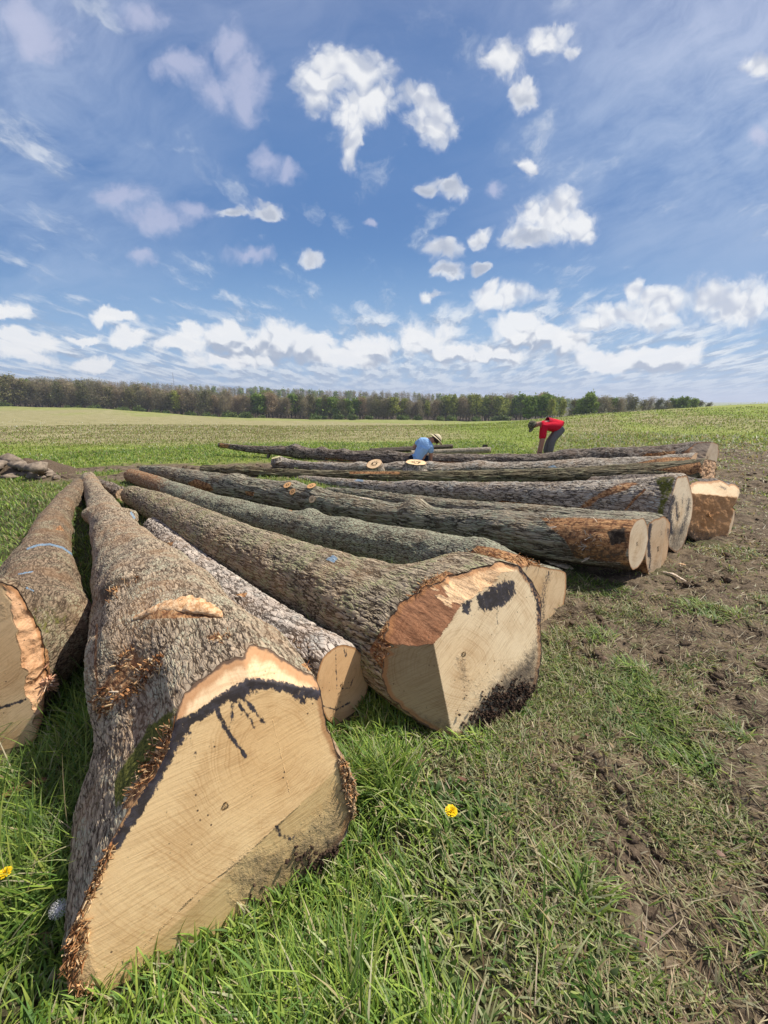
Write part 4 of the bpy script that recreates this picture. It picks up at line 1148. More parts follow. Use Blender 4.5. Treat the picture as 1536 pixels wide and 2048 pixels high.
grey = build_log('straight grey log with a rusty scar and a tall narrow black-streaked butt',
    [(478, 947, 12), (560, 957, 18), (660, 967, 22), (768, 977, 26), (950, 984, 38), (1103, 994, 58), (1255, 1010, 98), (1358, 1030, 140)],
    BK['ash_grey'], CT['far'],
    [(lambda L: (L.P0, (0.60, -0.79, 0.10)), (0.84, 0.70, 0.48), 0.0)],
    outline=[(1355, 951, 0), (1374, 950, 0), (1382, 976, 0), (1387, 1003, 0), (1384, 1033, 0), (1375, 1068, 0), (1366, 1095, 0), (1354, 1107, 0), (1338, 1096, 0), (1333, 1060, 0), (1335, 1029, 0), (1341, 1000, 0), (1349, 974, 0)],
    M=240, G=360, K=36, blend=0.45, noise=0.05, seed=81.0, smooth_out=6, plan=[(0, 6.6), (3.0, 3.95)],
    lumps=[(447, 943, 0.1, 0.05), (820, 968, 0.2, 0.03)],
    paints={'peel': [([(1240, 966), (1262, 962), (1285, 966), (1250, 985), (1200, 1000), (1180, 1018), (1150, 1020), (1170, 1000), (1205, 980)], 7, 0.62), ('line', [(1000, 1003), (1100, 1012), (1160, 1020)], 4, 3), ('line', [(1290, 980), (1268, 1000), (1252, 1020)], 5, 3)],
            'moss': [([(1308, 955), (1352, 952), (1345, 985), (1330, 1020), (1335, 1090), (1310, 1040), (1320, 990)], 6, 0.6)],
            'paint': [([(708, 963), (722, 955), (728, 964)], 2)]},
    stain=[('line', [(1346, 995), (1338, 1025), (1342, 1065)], 13, 4, 0.9), ('line', [(1353, 1005), (1355, 1040)], 6, 3, 0.9), ('line', [(1378, 1000), (1374, 1030), (1362, 1065)], 9, 4, 0.75), ('line', [(1366, 990), (1364, 1012)], 4, 3, 0.7)],
    dirt=[([(1330, 1050), (1385, 1040), (1370, 1110), (1330, 1110)], 12, 0.75)])

orange = build_log('dark orange log butt with a pale sliced top, behind the grey log',
    [(1180, 975, 40), (1260, 982, 60), (1340, 1000, 100), (1415, 1030, 128)],
    BK['dark'], CT['far'],
    [(lambda L: (L.P0, (0.25, -0.95, 0.12)), (0.58, 0.32, 0.14), 0.2), (lambda L: (at_plane(1425, 990, L.P0, np.array([0.25, -0.95, 0.12])), (0.25, -0.62, 0.75)), (0.78, 0.60, 0.36), 0.0), (lambda L: (at_plane(1464, 1040, L.P0, np.array([0.25, -0.95, 0.12])), (0.70, -0.71, 0.0)), (0.72, 0.56, 0.36), 0.0)],
    outline=[(1395, 968, 1), (1420, 957, 1), (1455, 954, 1), (1474, 962, 1), (1478, 985, 2), (1470, 1010, 2), (1468, 1060, 2), (1462, 1096, 0), (1430, 1096, 0), (1395, 1085, 0), (1368, 1060, 0), (1362, 1010, 0), (1375, 980, 0)],
    M=160, G=160, K=40, blend=0.5, noise=0.05, seed=91.0, plan=[(1.9, 6.5), (3.57, 4.32)],
    paints={'moss': [([(1360, 975), (1400, 950), (1470, 945), (1478, 960), (1400, 968), (1375, 985)], 6, 0.6)]},
    stain=[('line', [(1440, 973), (1452, 978)], 6, 3, 0.7)], dirt=[([(1360, 1030), (1400, 1060), (1466, 1070), (1466, 1100), (1360, 1100)], 14, 0.8), ([(1380, 990), (1400, 1000), (1395, 1040), (1375, 1030)], 8, 0.4)])

furrow = build_log('long straight deeply furrowed olive log passing in front of the two men',
    [(404, 938, 14), (480, 943, 15), (560, 947, 17), (660, 951, 19), (768, 954, 21), (950, 955, 25), (1150, 952, 31), (1300, 947, 40), (1415, 940, 42)],
    BK['furrowed'], CT['far'],
    [(lambda L: (L.P0, (0.60, -0.78, 0.12)), (0.66, 0.44, 0.26), 0.8)],
    outline=[(1400, 926, 0), (1412, 918, 0), (1432, 922, 0), (1440, 938, 0), (1436, 956, 0), (1418, 960, 0), (1402, 956, 0), (1394, 942, 0)],
    M=120, G=360, K=24, blend=0.4, noise=0.06, seed=101.0, plan=[(-4, 8.75), (0, 7.75), (5.9, 7.35)],
    lumps=[(475, 936, 0.12, 0.06), (500, 938, 0.12, 0.04)],
    paints={'peel': [([(697, 944), (800, 944), (800, 949), (700, 948)], 1.5), ([(1310, 940), (1400, 925), (1410, 940), (1380, 950)], 5)]}, stain=())

stubby = build_log('grey log with two flat pale stubs on top, behind the furrowed log',
    [(548, 925, 17), (620, 932, 15), (700, 937, 18), (768, 938, 20), (860, 939, 23), (1000, 938, 25), (1180, 935, 30), (1320, 930, 36), (1392, 926, 40)],
    BK['ash_grey'], CT['far'],
    [(lambda L: (L.P0, (0.60, -0.78, 0.12)), (0.72, 0.50, 0.30), 0.1)],
    M=120, G=360, K=16, blend=0.4, noise=0.08, seed=111.0,
    lumps=[(556, 922, 0.15, 0.08), (720, 930, 0.15, 0.05), (800, 932, 0.2, 0.06), (860, 932, 0.2, 0.06), (960, 930, 0.25, 0.05), (1180, 925, 0.3, 0.05)],
    paints={'peel': [([(1250, 930), (1330, 915), (1400, 915), (1420, 935), (1330, 938)], 6)], 'paint': [([(1095, 934), (1108, 930), (1115, 936), (1100, 938)], 1.5)]}, stain=())
stub(stubby, 750, 934, 0.17, 0.08, BK['ash_grey'], CT['round'], (0.80, 0.58, 0.33), direction=(-0.22, -0.42, 0.9), elong=1.0)
stub(stubby, 832, 934, 0.22, 0.10, BK['ash_grey'], CT['round'], (0.85, 0.62, 0.34), direction=(0.05, -0.12, 1.0))
stub(stubby, 553, 918, 0.11, 0.04, BK['ash_grey'], CT['round'], (0.72, 0.66, 0.35), direction=(-0.2, -0.1, 1.0))

back = build_log('crooked dark log farthest back, thin tip raised and butt cut shaded dark',
    [(438, 890, 8, 0.26), (500, 898, 12, 0.22), (575, 903, 18, 0.16), (650, 910, 21, 0.10), (750, 916, 24, 0.05), (900, 921, 24), (1050, 922, 25), (1170, 918, 30), (1290, 914, 42), (1398, 915, 58)],
    BK['dark'], CT['far'],
    [(lambda L: (L.P0 + np.array([0.05, -0.12, 0.0]), (0.30, -0.90, 0.28)), (0.34, 0.27, 0.20), 0.4), (lambda L: (at_plane(1423, 910, L.P0, np.array([0.30, -0.90, 0.28])), (0.60, -0.79, 0.03)), (0.66, 0.54, 0.38), 0.0)],  # front facet tinted dark as shaded, right sliver tinted as lit
    outline=[(1350, 905, 0), (1365, 893, 0), (1395, 886, 0), (1424, 884, 0), (1437, 888, 1), (1440, 915, 1), (1439, 948, 1), (1400, 950, 0), (1360, 942, 0), (1349, 925, 0)],
    M=120, G=360, K=24, blend=0.7, noise=0.11, seed=121.0, plan=[(-4.8, 11.8), (0, 10.1), (3.4, 9.6), (6.9, 8.9)],
    lumps=[(590, 897, 0.18, 0.10), (645, 897, 0.12, 0.07), (685, 902, 0.12, 0.06), (780, 905, 0.2, 0.05), (1143, 908, 0.3, 0.08), (1200, 905, 0.3, 0.06)],
    paints={'peel': [([(1265, 925), (1290, 908), (1350, 902), (1352, 930), (1300, 935)], 5), ([(865, 922), (930, 924), (925, 936), (865, 934)], 3), ([(440, 886), (460, 890), (452, 900), (438, 896)], 3), ([(650, 915), (720, 922), (700, 930), (650, 922)], 2)]}, stain=())
stub(back, 538, 912, 0.05, 0.12, BK['dark'], CT['round'], (0.3, 0.2, 0.12), direction=(-0.2, -0.2, -1.0))
slivers(back, [[(1265, 925), (1290, 908), (1350, 902), (1352, 930), (1300, 935)]], 120, 0.22, FIB, seed=21, spread=0.2)
# ------------------------------------------------------------------ ground cover
def grass_mat(name, trans=0.35, rough=0.55):
    m, t, b = new_mat(name, rough, 0.35)
    c = t.attr('col', 'Color')
    t.set(b.inputs['Base Color'], c)
    out = [n for n in t.n if n.type == 'OUTPUT_MATERIAL'][0]
    tr = t.node('ShaderNodeBsdfTranslucent')
    t.set(tr.inputs[0], t.mix(1.0, c, (1.15, 1.2, 0.7), 'MULTIPLY'))
    mx = t.node('ShaderNodeMixShader'); mx.inputs[0].default_value = trans
    t.l.new(b.outputs[0], mx.inputs[1]); t.l.new(tr.outputs[0], mx.inputs[2]); t.l.new(mx.outputs[0], out.inputs[0])
    return m
M_GRASS = grass_mat('grass_blades')

def blades(P, az, Ln, Wd, phi0, phi1, col, seg=3, twist=0.0):
    N = len(P)
    ts = np.linspace(0, 1, seg + 1)
    cx, cz = np.zeros(N), np.zeros(N)
    rows = []
    dirx, diry = np.cos(az), np.sin(az)
    sx, sy = -diry, dirx
    for i, tt in enumerate(ts):
        if i:
            tm = (ts[i] + ts[i - 1]) / 2
            ph = phi0 + phi1 * tm
            cx = cx + np.sin(ph) * Ln / seg; cz = cz + np.cos(ph) * Ln / seg
        w = Wd * (1 - tt ** 1.6) * (0.7 + 0.6 * min(tt * 3, 1)) / 2
        cen = np.stack([P[:, 0] + dirx * cx, P[:, 1] + diry * cx, P[:, 2] + cz], 1)
        if i < seg:
            sv = np.stack([sx * w, sy * w, w * twist * np.ones(N)], 1)
            rows += [cen - sv, cen + sv]
        else:
            rows.append(cen)
    nv = 2 * seg + 1
    V = np.stack(rows, 1).reshape(-1, 3)
    base = (np.arange(N) * nv)[:, None]
    Q = np.concatenate([base + np.array([2 * k, 2 * k + 1, 2 * k + 3, 2 * k + 2]) for k in range(seg - 1)], 0)
    T = base + np.array([2 * seg - 2, 2 * seg - 1, 2 * seg])
    shade = np.array([0.62 + 0.5 * (k // 2) / seg for k in range(nv)])  # blade foot painted darker, shade put into the colour
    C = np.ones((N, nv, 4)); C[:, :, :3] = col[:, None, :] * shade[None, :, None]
    return V, Q, T, C.reshape(-1, 4)

def clear_of_logs(X, Y, f=0.8):
    ok = np.ones(X.shape, bool)
    for pts, rs in FOOT:
        for i in range(len(pts) - 1):
            a, b = pts[i, :2], pts[i + 1, :2]
            d = b - a
            t = np.clip(((X - a[0]) * d[0] + (Y - a[1]) * d[1]) / (d @ d + 1e-9), 0, 1)
            r = rs[i] + (rs[i + 1] - rs[i]) * t
            ok &= np.hypot(X - a[0] - t * d[0], Y - a[1] - t * d[1]) > r * f
    return ok

def sample(n, d0, d1, cap, az=58, rng=RNG):
    d = np.exp(rng.uniform(math.log(d0), math.log(d1), n))
    keep = rng.random(n) < np.minimum(1, (d / cap) ** 2)
    d = d[keep]
    a = np.radians(rng.uniform(-az, az, len(d)))
    return d * np.sin(a), d * np.cos(a), d

def pick(cols, n, rng=RNG, var=0.22):
    c = np.array(cols)[rng.integers(len(cols), size=n)]
    return np.clip(c * rng.uniform(1 - var, 1 + var, (n, 1)) * rng.uniform(0.93, 1.07, (n, 3)), 0, 1)

GREENS = [(0.100, 0.175, 0.024), (0.17, 0.27, 0.036), (0.25, 0.35, 0.055), (0.125, 0.22, 0.048), (0.33, 0.41, 0.08)]
DULL = [(0.31, 0.35, 0.14), (0.42, 0.43, 0.20), (0.23, 0.28, 0.085), (0.52, 0.46, 0.27), (0.39, 0.40, 0.21)]
STRAW = [(0.46, 0.37, 0.20), (0.56, 0.47, 0.29), (0.36, 0.27, 0.14), (0.50, 0.42, 0.27)]
DEAD = [(0.20, 0.13, 0.07), (0.30, 0.20, 0.11), (0.13, 0.085, 0.05)]

def cover(name, label_kind, X, Y, az, Ln, Wd, p0, p1, col, seg, lift=0.0, twist=0.0):
    Z = terrain(X, Y) + lift
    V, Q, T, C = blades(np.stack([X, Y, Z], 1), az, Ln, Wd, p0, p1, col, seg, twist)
    o = link(name, make_mesh(name, V, quads=Q, tris=T, mats=(M_GRASS,), smooth=True, attrs={'col': ('FLOAT_COLOR', C)}))
    return tag(o, label_kind, None, kind='stuff')

def near_ends(X, Y):
    out = np.zeros(len(X))
    for a, b, w in ((at_z(120, 2040, 0), at_z(700, 1720, 0), 0.20), (at_z(640, 1462, 0), at_z(750, 1450, 0), 0.24), (at_z(780, 1430, 0), at_z(905, 1480, 0), 0.14), (at_z(905, 1480, 0), at_z(1070, 1400, 0), 0.16), (at_z(0, 1560, 0), at_z(60, 1530, 0), 0.12)):
        d = (b - a)[:2]; t = np.clip(((X - a[0]) * d[0] + (Y - a[1]) * d[1]) / (d @ d), 0, 1)
        out = np.maximum(out, sstep(w * 1.5, w * 0.7, np.hypot(X - a[0] - t * d[0], Y - a[1] - t * d[1])))
    return out

def build_cover():
    rng = np.random.default_rng(5)
    # tall fresh grass
    X, Y, d = sample(330000, 0.5, 16, 1.9, rng=rng)
    m = mudness(X, Y)
    trod = sstep(-0.15, 0.35, (X - np.interp(Y, [0, 1, 1.6, 2.4, 4, 7, 10], [0.20, 0.22, 0.30, 0.45, 1.2, 2.6, 4.5])) * 1.1 + 0.45 * fbm(X * 1.7, Y * 1.7, 2.0, 3))
    clump = fbm(X * 6, Y * 6, 0.4, 3)
    dens = (1 - sstep(0.15, 0.5, m)) * (1 - 0.80 * trod) * sstep(-0.75, 0.2, clump + 0.3)
    dens *= np.where(d > 4.5, 0.9, 1.0)
    tuft = np.zeros(len(X))
    for (tx, ty, tr) in TUFTS:
        tuft = np.maximum(tuft, np.exp(-(((X - tx) ** 2 + (Y - ty) ** 2) / tr ** 2)))
    dens = np.maximum(dens, sstep(0.3, 0.8, tuft) * 0.95)
    k = (rng.random(len(X)) < dens) & clear_of_logs(X, Y, 0.5)
    X, Y, d, trod, clump, tuft = X[k], Y[k], d[k], trod[k], clump[k], tuft[k]
    n = len(X)
    lush = sstep(4.2, 2.2, d)
    Ln = (0.075 + 0.115 * lush * (1 - trod) + 0.04 * clump * lush) * rng.uniform(0.55, 1.35, n)
    Ln *= 1 - 0.62 * near_ends(X, Y)
    Ln = np.maximum(Ln, 0.09 * tuft * rng.uniform(0.7, 1.5, n)); Ln *= np.where(rng.random(n) < 0.05, 1.5, 1.0)
    Wd = np.maximum(0.0050 * rng.uniform(0.55, 1.6, n), 0.0017 * d)
    az = rng.uniform(0, 2 * np.pi, n) * 0.65 + 1.5 * fbm(X * 2.5, Y * 2.5, 8.0, 2) * 2 + 0.4
    p0 = rng.uniform(0.02, 0.65, n) + 0.5 * trod; p1 = rng.uniform(0.3, 1.75, n)
    mixd = (rng.random(n) < 0.10 + 0.55 * trod * (tuft < 0.4))
    col = np.where(mixd[:, None], pick(DULL, n, rng), pick(GREENS, n, rng))
    col *= (1 + 0.35 * fbm(X * 1.1, Y * 1.1, 3.3, 3))[:, None]
    st = rng.random(n) < 0.035
    col[st] = pick(STRAW, st.sum(), rng)
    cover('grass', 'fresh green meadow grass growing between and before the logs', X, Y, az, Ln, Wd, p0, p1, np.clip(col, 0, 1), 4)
    # trodden matted grass lying on the soil
    X, Y, d = sample(520000, 0.6, 20, 1.9, rng=rng)
    m = mudness(X, Y)
    zone = sstep(-0.2, 0.4, X - np.interp(Y, [0, 1, 1.6, 2.4, 4, 7, 10, 20], [0.15, 0.15, 0.25, 0.4, 1.1, 2.4, 3.5, 8]) + 0.3 * fbm(X * 1.5, Y * 1.5, 6.0, 3))
    patch = fbm(X * 1.4, Y * 1.4, 11.0, 4) + 0.5 * fbm(X * 6, Y * 6, 12.0, 3)
    dens = zone * (1 - 0.88 * sstep(0.40, 0.95, m - 0.55 * patch)) * sstep(-0.6, 0.05, patch + 0.18)
    k = (rng.random(len(X)) < dens) & clear_of_logs(X, Y, 0.6)
    X, Y, d, m = X[k], Y[k], d[k], m[k]; n = len(X)
    Ln = rng.uniform(0.018, 0.070, n) * np.maximum(1, d / 6)
    Wd = np.maximum(0.0034 * rng.uniform(0.6, 1.7, n), 0.0016 * d)
    az = rng.uniform(0, 2 * np.pi, n)
    p0 = rng.uniform(0.6, 1.5, n); p1 = rng.uniform(-0.1, 0.6, n)
    col = pick(DULL, n, rng)
    g = rng.random(n) < 0.34; col[g] = pick(GREENS, g.sum(), rng)
    s = rng.random(n) < 0.20 + 0.25 * m; col[s] = pick(STRAW, s.sum(), rng)
    s = rng.random(n) < 0.08; col[s] = pick(DEAD, s.sum(), rng)
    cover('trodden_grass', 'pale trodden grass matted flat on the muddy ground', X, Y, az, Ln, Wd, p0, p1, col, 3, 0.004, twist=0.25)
    # straw and dead stems
    X, Y, d = sample(42000, 0.7, 16, 2.2, rng=rng)
    m = mudness(X, Y)
    k = (rng.random(len(X)) < 0.10 + 0.75 * sstep(0.1, 0.6, m) * sstep(-0.3, 0.3, fbm(X * 2, Y * 2, 13, 3))) & clear_of_logs(X, Y, 0.9) & (X > -0.6)
    X, Y, d = X[k], Y[k], d[k]; n = len(X)
    cover('straw', 'bleached straw and dead stems strewn over the mud', X, Y, rng.uniform(0, 2 * np.pi, n), rng.uniform(0.03, 0.13, n), np.maximum(0.0028 * rng.uniform(0.6, 1.6, n), 0.0013 * d),
          rng.uniform(1.2, 1.52, n), rng.uniform(-0.2, 0.2, n), pick(STRAW + DEAD[:1], n, rng), 2, 0.012, twist=0.4)
    # small broad leaves of weeds and clover
    X, Y, d = sample(60000, 0.6, 7, 1.6, rng=rng)
    w = fbm(X * 3.0, Y * 3.0, 21.0, 3)
    k = (rng.random(len(X)) < sstep(0.05, 0.5, w) * (1 - sstep(0.3, 0.7, mudness(X, Y))) * 0.7) & clear_of_logs(X, Y, 0.9) & (X > -0.5)
    X, Y, d = X[k], Y[k], d[k]; n = len(X)
    cover('weeds', 'small broad leaved weeds and clover low in the grass', X, Y, rng.uniform(0, 2 * np.pi, n), rng.uniform(0.018, 0.05, n), rng.uniform(0.008, 0.018, n),
          rng.uniform(0.3, 1.2, n), rng.uniform(0.3, 0.9, n), pick([(0.07, 0.15, 0.025), (0.11, 0.20, 0.04), (0.15, 0.22, 0.07)], n, rng), 3, 0.01, twist=0.3)
    # short tufts over the field beyond
    X, Y, d = sample(130000, 9, 42, 9, rng=rng)
    u = X / Y
    nn = fbm(X * 0.12, Y * 0.05, 1.5, 4)
    tanl = sstep(12.5, 19, Y + 2 * nn) * sstep(0.35, -0.05, u)
    m = mudness(X, Y)
    k = (rng.random(len(X)) < (1 - sstep(0.2, 0.6, m)) * (0.55 + 0.45 * sstep(-0.3, 0.3, nn))) & clear_of_logs(X, Y, 1.0)
    X, Y, d, tanl = X[k], Y[k], d[k], tanl[k]; n = len(X)
    col = pick([(0.17, 0.24, 0.038), (0.23, 0.31, 0.05), (0.28, 0.35, 0.07), (0.31, 0.34, 0.09)], n, rng)
    tw = rng.random(n) < 0.08 + 0.45 * tanl + 0.22 * (X / Y > 0.4)
    col[tw] = pick(STRAW, tw.sum(), rng) * 0.68
    cover('field_grass', 'short spring growth and old stubble covering the field', X, Y, rng.uniform(0, 2 * np.pi, n), rng.uniform(0.04, 0.10, n) * (0.7 + d / 80), 0.0014 * d * rng.uniform(0.6, 1.4, n),
          rng.uniform(0, 0.8, n), rng.uniform(0, 0.8, n), col, 2)
    # pale seed heads and stubble flecks
    X, Y, d = sample(9000, 10, 60, 14, rng=rng)
    n5 = fbm(X * 0.15, Y * 0.12, 30.0, 3)
    k = (rng.random(len(X)) < sstep(-0.2, 0.4, n5 + 0.15)) & (mudness(X, Y) < 0.3)
    X, Y, d = X[k], Y[k], d[k]; n = len(X)
    cover('seed_heads', 'pale seed heads and stubble flecks dotting the far field', X, Y, rng.uniform(0, 2 * np.pi, n), rng.uniform(0.03, 0.07, n) * (0.6 + d / 50), 0.0014 * d * rng.uniform(0.6, 1.3, n),
          rng.uniform(0.2, 1.2, n), rng.uniform(0, 0.4, n), pick([(0.62, 0.58, 0.45), (0.72, 0.70, 0.62), (0.5, 0.44, 0.28)], n, rng), 2, 0.10)

TUFTS = [tuple(at_z(x, y, 0.0)[:2]) + (r,) for x, y, r in ((1285, 1390, 0.13), (1300, 1430, 0.14), (1325, 1480, 0.16), (1365, 1520, 0.12), (1400, 1530, 0.08), (1270, 1345, 0.12), (1190, 1275, 0.14), (905, 1480, 0.10), (960, 1490, 0.08), (1415, 1225, 0.25), (1470, 1470, 0.06), (1190, 1170, 0.3), (1520, 1900, 0.05))]

# lumps of churned soil
_ICO = None
def clods(name, X, Y, size, mat, rng, lift=0.25, label=None):
    import bmesh
    bm = bmesh.new(); bmesh.ops.create_icosphere(bm, subdivisions=2, radius=1.0)
    V0 = np.array([v.co[:] for v in bm.verts]); F0 = np.array([[v.index for v in f.verts] for f in bm.faces]); bm.free()
    n = len(X)
    Z = terrain(X, Y)
    out = []
    offs = rng.uniform(0, 50, (n, 3))
    for i in range(n):
        s = 1 + 0.75 * fbm(V0[:, 0] * 1.6 + offs[i, 0], V0[:, 1] * 1.6 + offs[i, 1], V0[:, 2] * 1.6 + offs[i, 2], 4, 0.65)
        v = V0 * s[:, None] * size[i] * np.array([rng.uniform(0.7, 1.3), rng.uniform(0.7, 1.3), rng.uniform(0.45, 0.8)])
        out.append(v + np.array([X[i], Y[i], Z[i] + lift * size[i]]))
    V = np.concatenate(out)
    F = (F0[None] + (np.arange(n) * len(V0))[:, None, None]).reshape(-1, 3)
    o = link(name, make_mesh(name, V, tris=F, mats=(mat,), smooth=False))
    return o

def soil_mat():
    m, t, b = new_mat('churned_soil', 0.95, 0.12)
    g = t.node('ShaderNodeNewGeometry').outputs['Position']
    n = t.noise(g, 60, 5, 0.7); n2 = t.noise(g, 6, 3, 0.6)
    c = t.mix(t.sm(n, 0.35, 0.7), (0.058, 0.041, 0.027), (0.215, 0.160, 0.105))
    c = t.mix(t.math('MULTIPLY', n2, 0.5), c, (0.12, 0.085, 0.055))
    t.set(b.inputs['Base Color'], c); bump(t, b, n, 0.012)
    return m
M_SOIL = soil_mat()

def build_soil():
    rng = np.random.default_rng(9)
    X, Y, d = sample(14000, 0.8, 13, 1.6, rng=rng)
    m = mudness(X, Y); n1 = fbm(X * 2.2, Y * 2.2, 15.0, 3)
    k = (rng.random(len(X)) < sstep(0.25, 0.75, m) * sstep(-0.3, 0.25, n1)) & clear_of_logs(X, Y, 1.0)
    X, Y, d = X[k], Y[k], d[k]
    size = (0.003 + 0.022 * rng.random(len(X)) ** 3) * (0.7 + d * 0.16)
    tag(clods('soil_crumbs', X, Y, size, M_SOIL, rng), 'lumps and crumbs of churned brown soil scattered over the mud', kind='stuff')
    # heap of clods and stones at the left edge
    rock = flat_mat('clod_pale', (0.24, 0.19, 0.14), 0.95, 0.1, 0.4, 9, 0.02)
    heap_c = at_z(28, 950, 0.0)
    th = np.linspace(0, 2 * np.pi, 60, endpoint=False); rr = np.linspace(0, 1, 22)
    Xh = heap_c[0] - 0.5 + 1.75 * rr[:, None] * np.cos(th); Yh = heap_c[1] + 0.25 + 0.8 * rr[:, None] * np.sin(th)
    Zh = terrain(Xh, Yh) + 0.26 * (1 - rr[:, None] ** 2) * (1 + 0.9 * fbm(Xh * 2.5, Yh * 2.5, 4.0, 4)) - 0.03 * rr[:, None]
    i = np.arange(Xh.size).reshape(Xh.shape); j = np.roll(i, -1, axis=1)
    Q = np.stack([i[:-1], i[1:], j[1:], j[:-1]], -1)[1:].reshape(-1, 4); T = np.stack([i[0] * 0, i[1], j[1]], -1)
    V = np.stack([Xh, Yh, Zh], -1).reshape(-1, 3)
    tag(link('soil_heap', make_mesh('soil_heap', V, quads=Q, tris=T, mats=(M_SOIL,))), 'low heap of dug brown soil at the left edge beyond the grass', 'soil heap')
    spots = [(4, 925, .16), (20, 922, .20), (38, 930, .17), (60, 933, .16), (76, 936, .20), (90, 945, .15), (102, 950, .09), (8, 940, .14), (30, 944, .15), (50, 948, .13), (68, 951, .12), (-14, 930, .2), (-30, 945, .17), (112, 955, .06), (20, 953, .11), (82, 955, .08)]
    for q, (x, y, s) in enumerate(spots):
        p = at_z(x, y, max(0.05, s * 0.5 + (0.14 if y < 940 else 0)))
        o = clods('soil_clod', np.array([0.0]), np.array([0.0]), np.array([s]), rock, np.random.default_rng(100 + q), lift=0.0)
        o.location = (p[0], p[1], p[2] - float(terrain(np.array([0.0]), np.array([0.0]))[0]))
        tag(o, 'dry pale brown clod piled on the soil heap at the left', 'clod', 'clods on the soil heap')
build_cover()
build_soil()

# ------------------------------------------------------------------ flowers, chips and sticks
def dandelion(px, py, h, r, label, seed, bend=(0.02, 0.0)):
    rng = np.random.default_rng(seed)
    top = at_z(px, py, h)
    gz = float(terrain(np.array([top[0] - bend[0]]), np.array([top[1] - bend[1]]))[0])
    root = thing('dandelion', label, 'flower', (top[0] - bend[0], top[1] - bend[1], gz))
    # stem
    n = 12; th = np.linspace(0, 2 * np.pi, 8, endpoint=False)
    V = []
    for f in np.linspace(0, 1, n):
        c = np.array([top[0] - bend[0] * (1 - f) ** 2, top[1] - bend[1] * (1 - f) ** 2, gz + (h - 0.004 - gz) * f])
        V += [c + 0.0022 * np.array([np.cos(a), np.sin(a), 0]) for a in th]
    i = np.arange(n * 8).reshape(n, 8); j = np.roll(i, -1, 1)
    link('stem', make_mesh('stem', V, quads=np.stack([i[:-1], j[:-1], j[1:], i[1:]], -1).reshape(-1, 4), mats=(M_STEM,)), root)
    V, F = [], []
    for ring, (cnt, rad_, el) in enumerate(((34, 1.0, 0.12), (30, 0.85, 0.35), (24, 0.62, 0.65), (16, 0.38, 1.0))):
        for k in range(cnt):
            a = 2 * np.pi * (k + 0.5 * ring) / cnt + rng.normal() * 0.05
            d = np.array([np.cos(a), np.sin(a), 0]); s = np.array([-d[1], d[0], 0]); w = 0.13 * r
            e = el + rng.normal() * 0.1
            L1 = r * rad_ * rng.uniform(0.9, 1.08)
            p = [top + d * L1 * f * math.cos(e) + np.array([0, 0, L1 * f * math.sin(e) + 0.0005 * ring]) for f in (0.08, 0.6, 1.0)]
            b_ = len(V)
            V += [p[0] - s * w * .4, p[0] + s * w * .4, p[1] + s * w, p[1] - s * w, p[2] + s * w * .8, p[2] - s * w * .8]
            F += [(b_, b_ + 1, b_ + 2, b_ + 3), (b_ + 3, b_ + 2, b_ + 4, b_ + 5)]
    link('petals', make_mesh('petals', V, quads=np.array(F), mats=(M_YEL,), smooth=False), root)
    c = link('calyx', make_mesh('calyx', [top + 0.3 * r * np.array([np.cos(a) * f, np.sin(a) * f, z]) for f, z in ((0.5, -1.0), (1.2, -0.4), (1.1, 0.1)) for a in th],
        quads=np.array([(k * 8 + q, k * 8 + (q + 1) % 8, k * 8 + 8 + (q + 1) % 8, k * 8 + 8 + q) for k in range(2) for q in range(8)]), mats=(M_STEM,)), root)
    return root
def stuck_soil(L, spots, seed, mat, label_name='stuck_soil'):
    """crumbs of soil pressed against the foot of a butt"""
    rng = np.random.default_rng(seed)
    pts, sz = [], []
    for (x, y, r, n, s) in spots:
        c = at_plane(x, y, L.P0 - L.T * 0.0, L.T)
        for _ in range(n):
            px_, py_ = x + rng.normal() * r, y + rng.normal() * r * 0.6
            i = np.argmin(np.hypot(L.FX - px_, L.FY - py_))
            pts.append(L.FV[i] + rng.normal(size=3) * 0.006); sz.append(s * rng.uniform(0.4, 1.3))
    pts = np.array(pts); sz = np.array(sz)
    o = clods(label_name, np.zeros(len(pts)), np.zeros(len(pts)), sz, mat, rng, lift=0.0)
    me = o.data; co = np.empty(len(me.vertices) * 3, np.float32); me.vertices.foreach_get('co', co); co = co.reshape(len(pts), -1, 3)
    z0 = float(terrain(np.array([0.0]), np.array([0.0]))[0])
    co = co + (pts[:, None, :] - np.array([0, 0, z0]))
    me.vertices.foreach_set('co', co.astype(np.float32).ravel()); me.update()
    o.parent = L.root; o.matrix_parent_inverse = Matrix.Translation(-Vector(L.root.location)); o['kind'] = 'stuff'
M_DARKSOIL = flat_mat('damp_soil', (0.060, 0.038, 0.026), 0.95, 0.1, 0.5, 40, 0.01)
stuck_soil(wedge, [(1010, 1405, 24, 420, 0.0055), (1045, 1380, 15, 200, 0.005), (970, 1440, 18, 240, 0.0055)], 3, M_DARKSOIL)
stuck_soil(front, [(640, 1725, 26, 180, 0.0045), (560, 1805, 26, 160, 0.0045)], 4, M_DARKSOIL)
def rim_base(L): return (L.FV, np.tile(L.T, (len(L.FV), 1)), L.FX, L.FY)
slivers(front, [[(685, 1500), (712, 1540), (720, 1600), (705, 1650), (690, 1600), (675, 1520)]], 260, 0.026, FIB[:2] + [(0.40, 0.27, 0.15), (0.5, 0.36, 0.2)], base=rim_base(front), seed=31, spread=0.5, along=0.2, wid=0.4, nm='crumbled_wood')
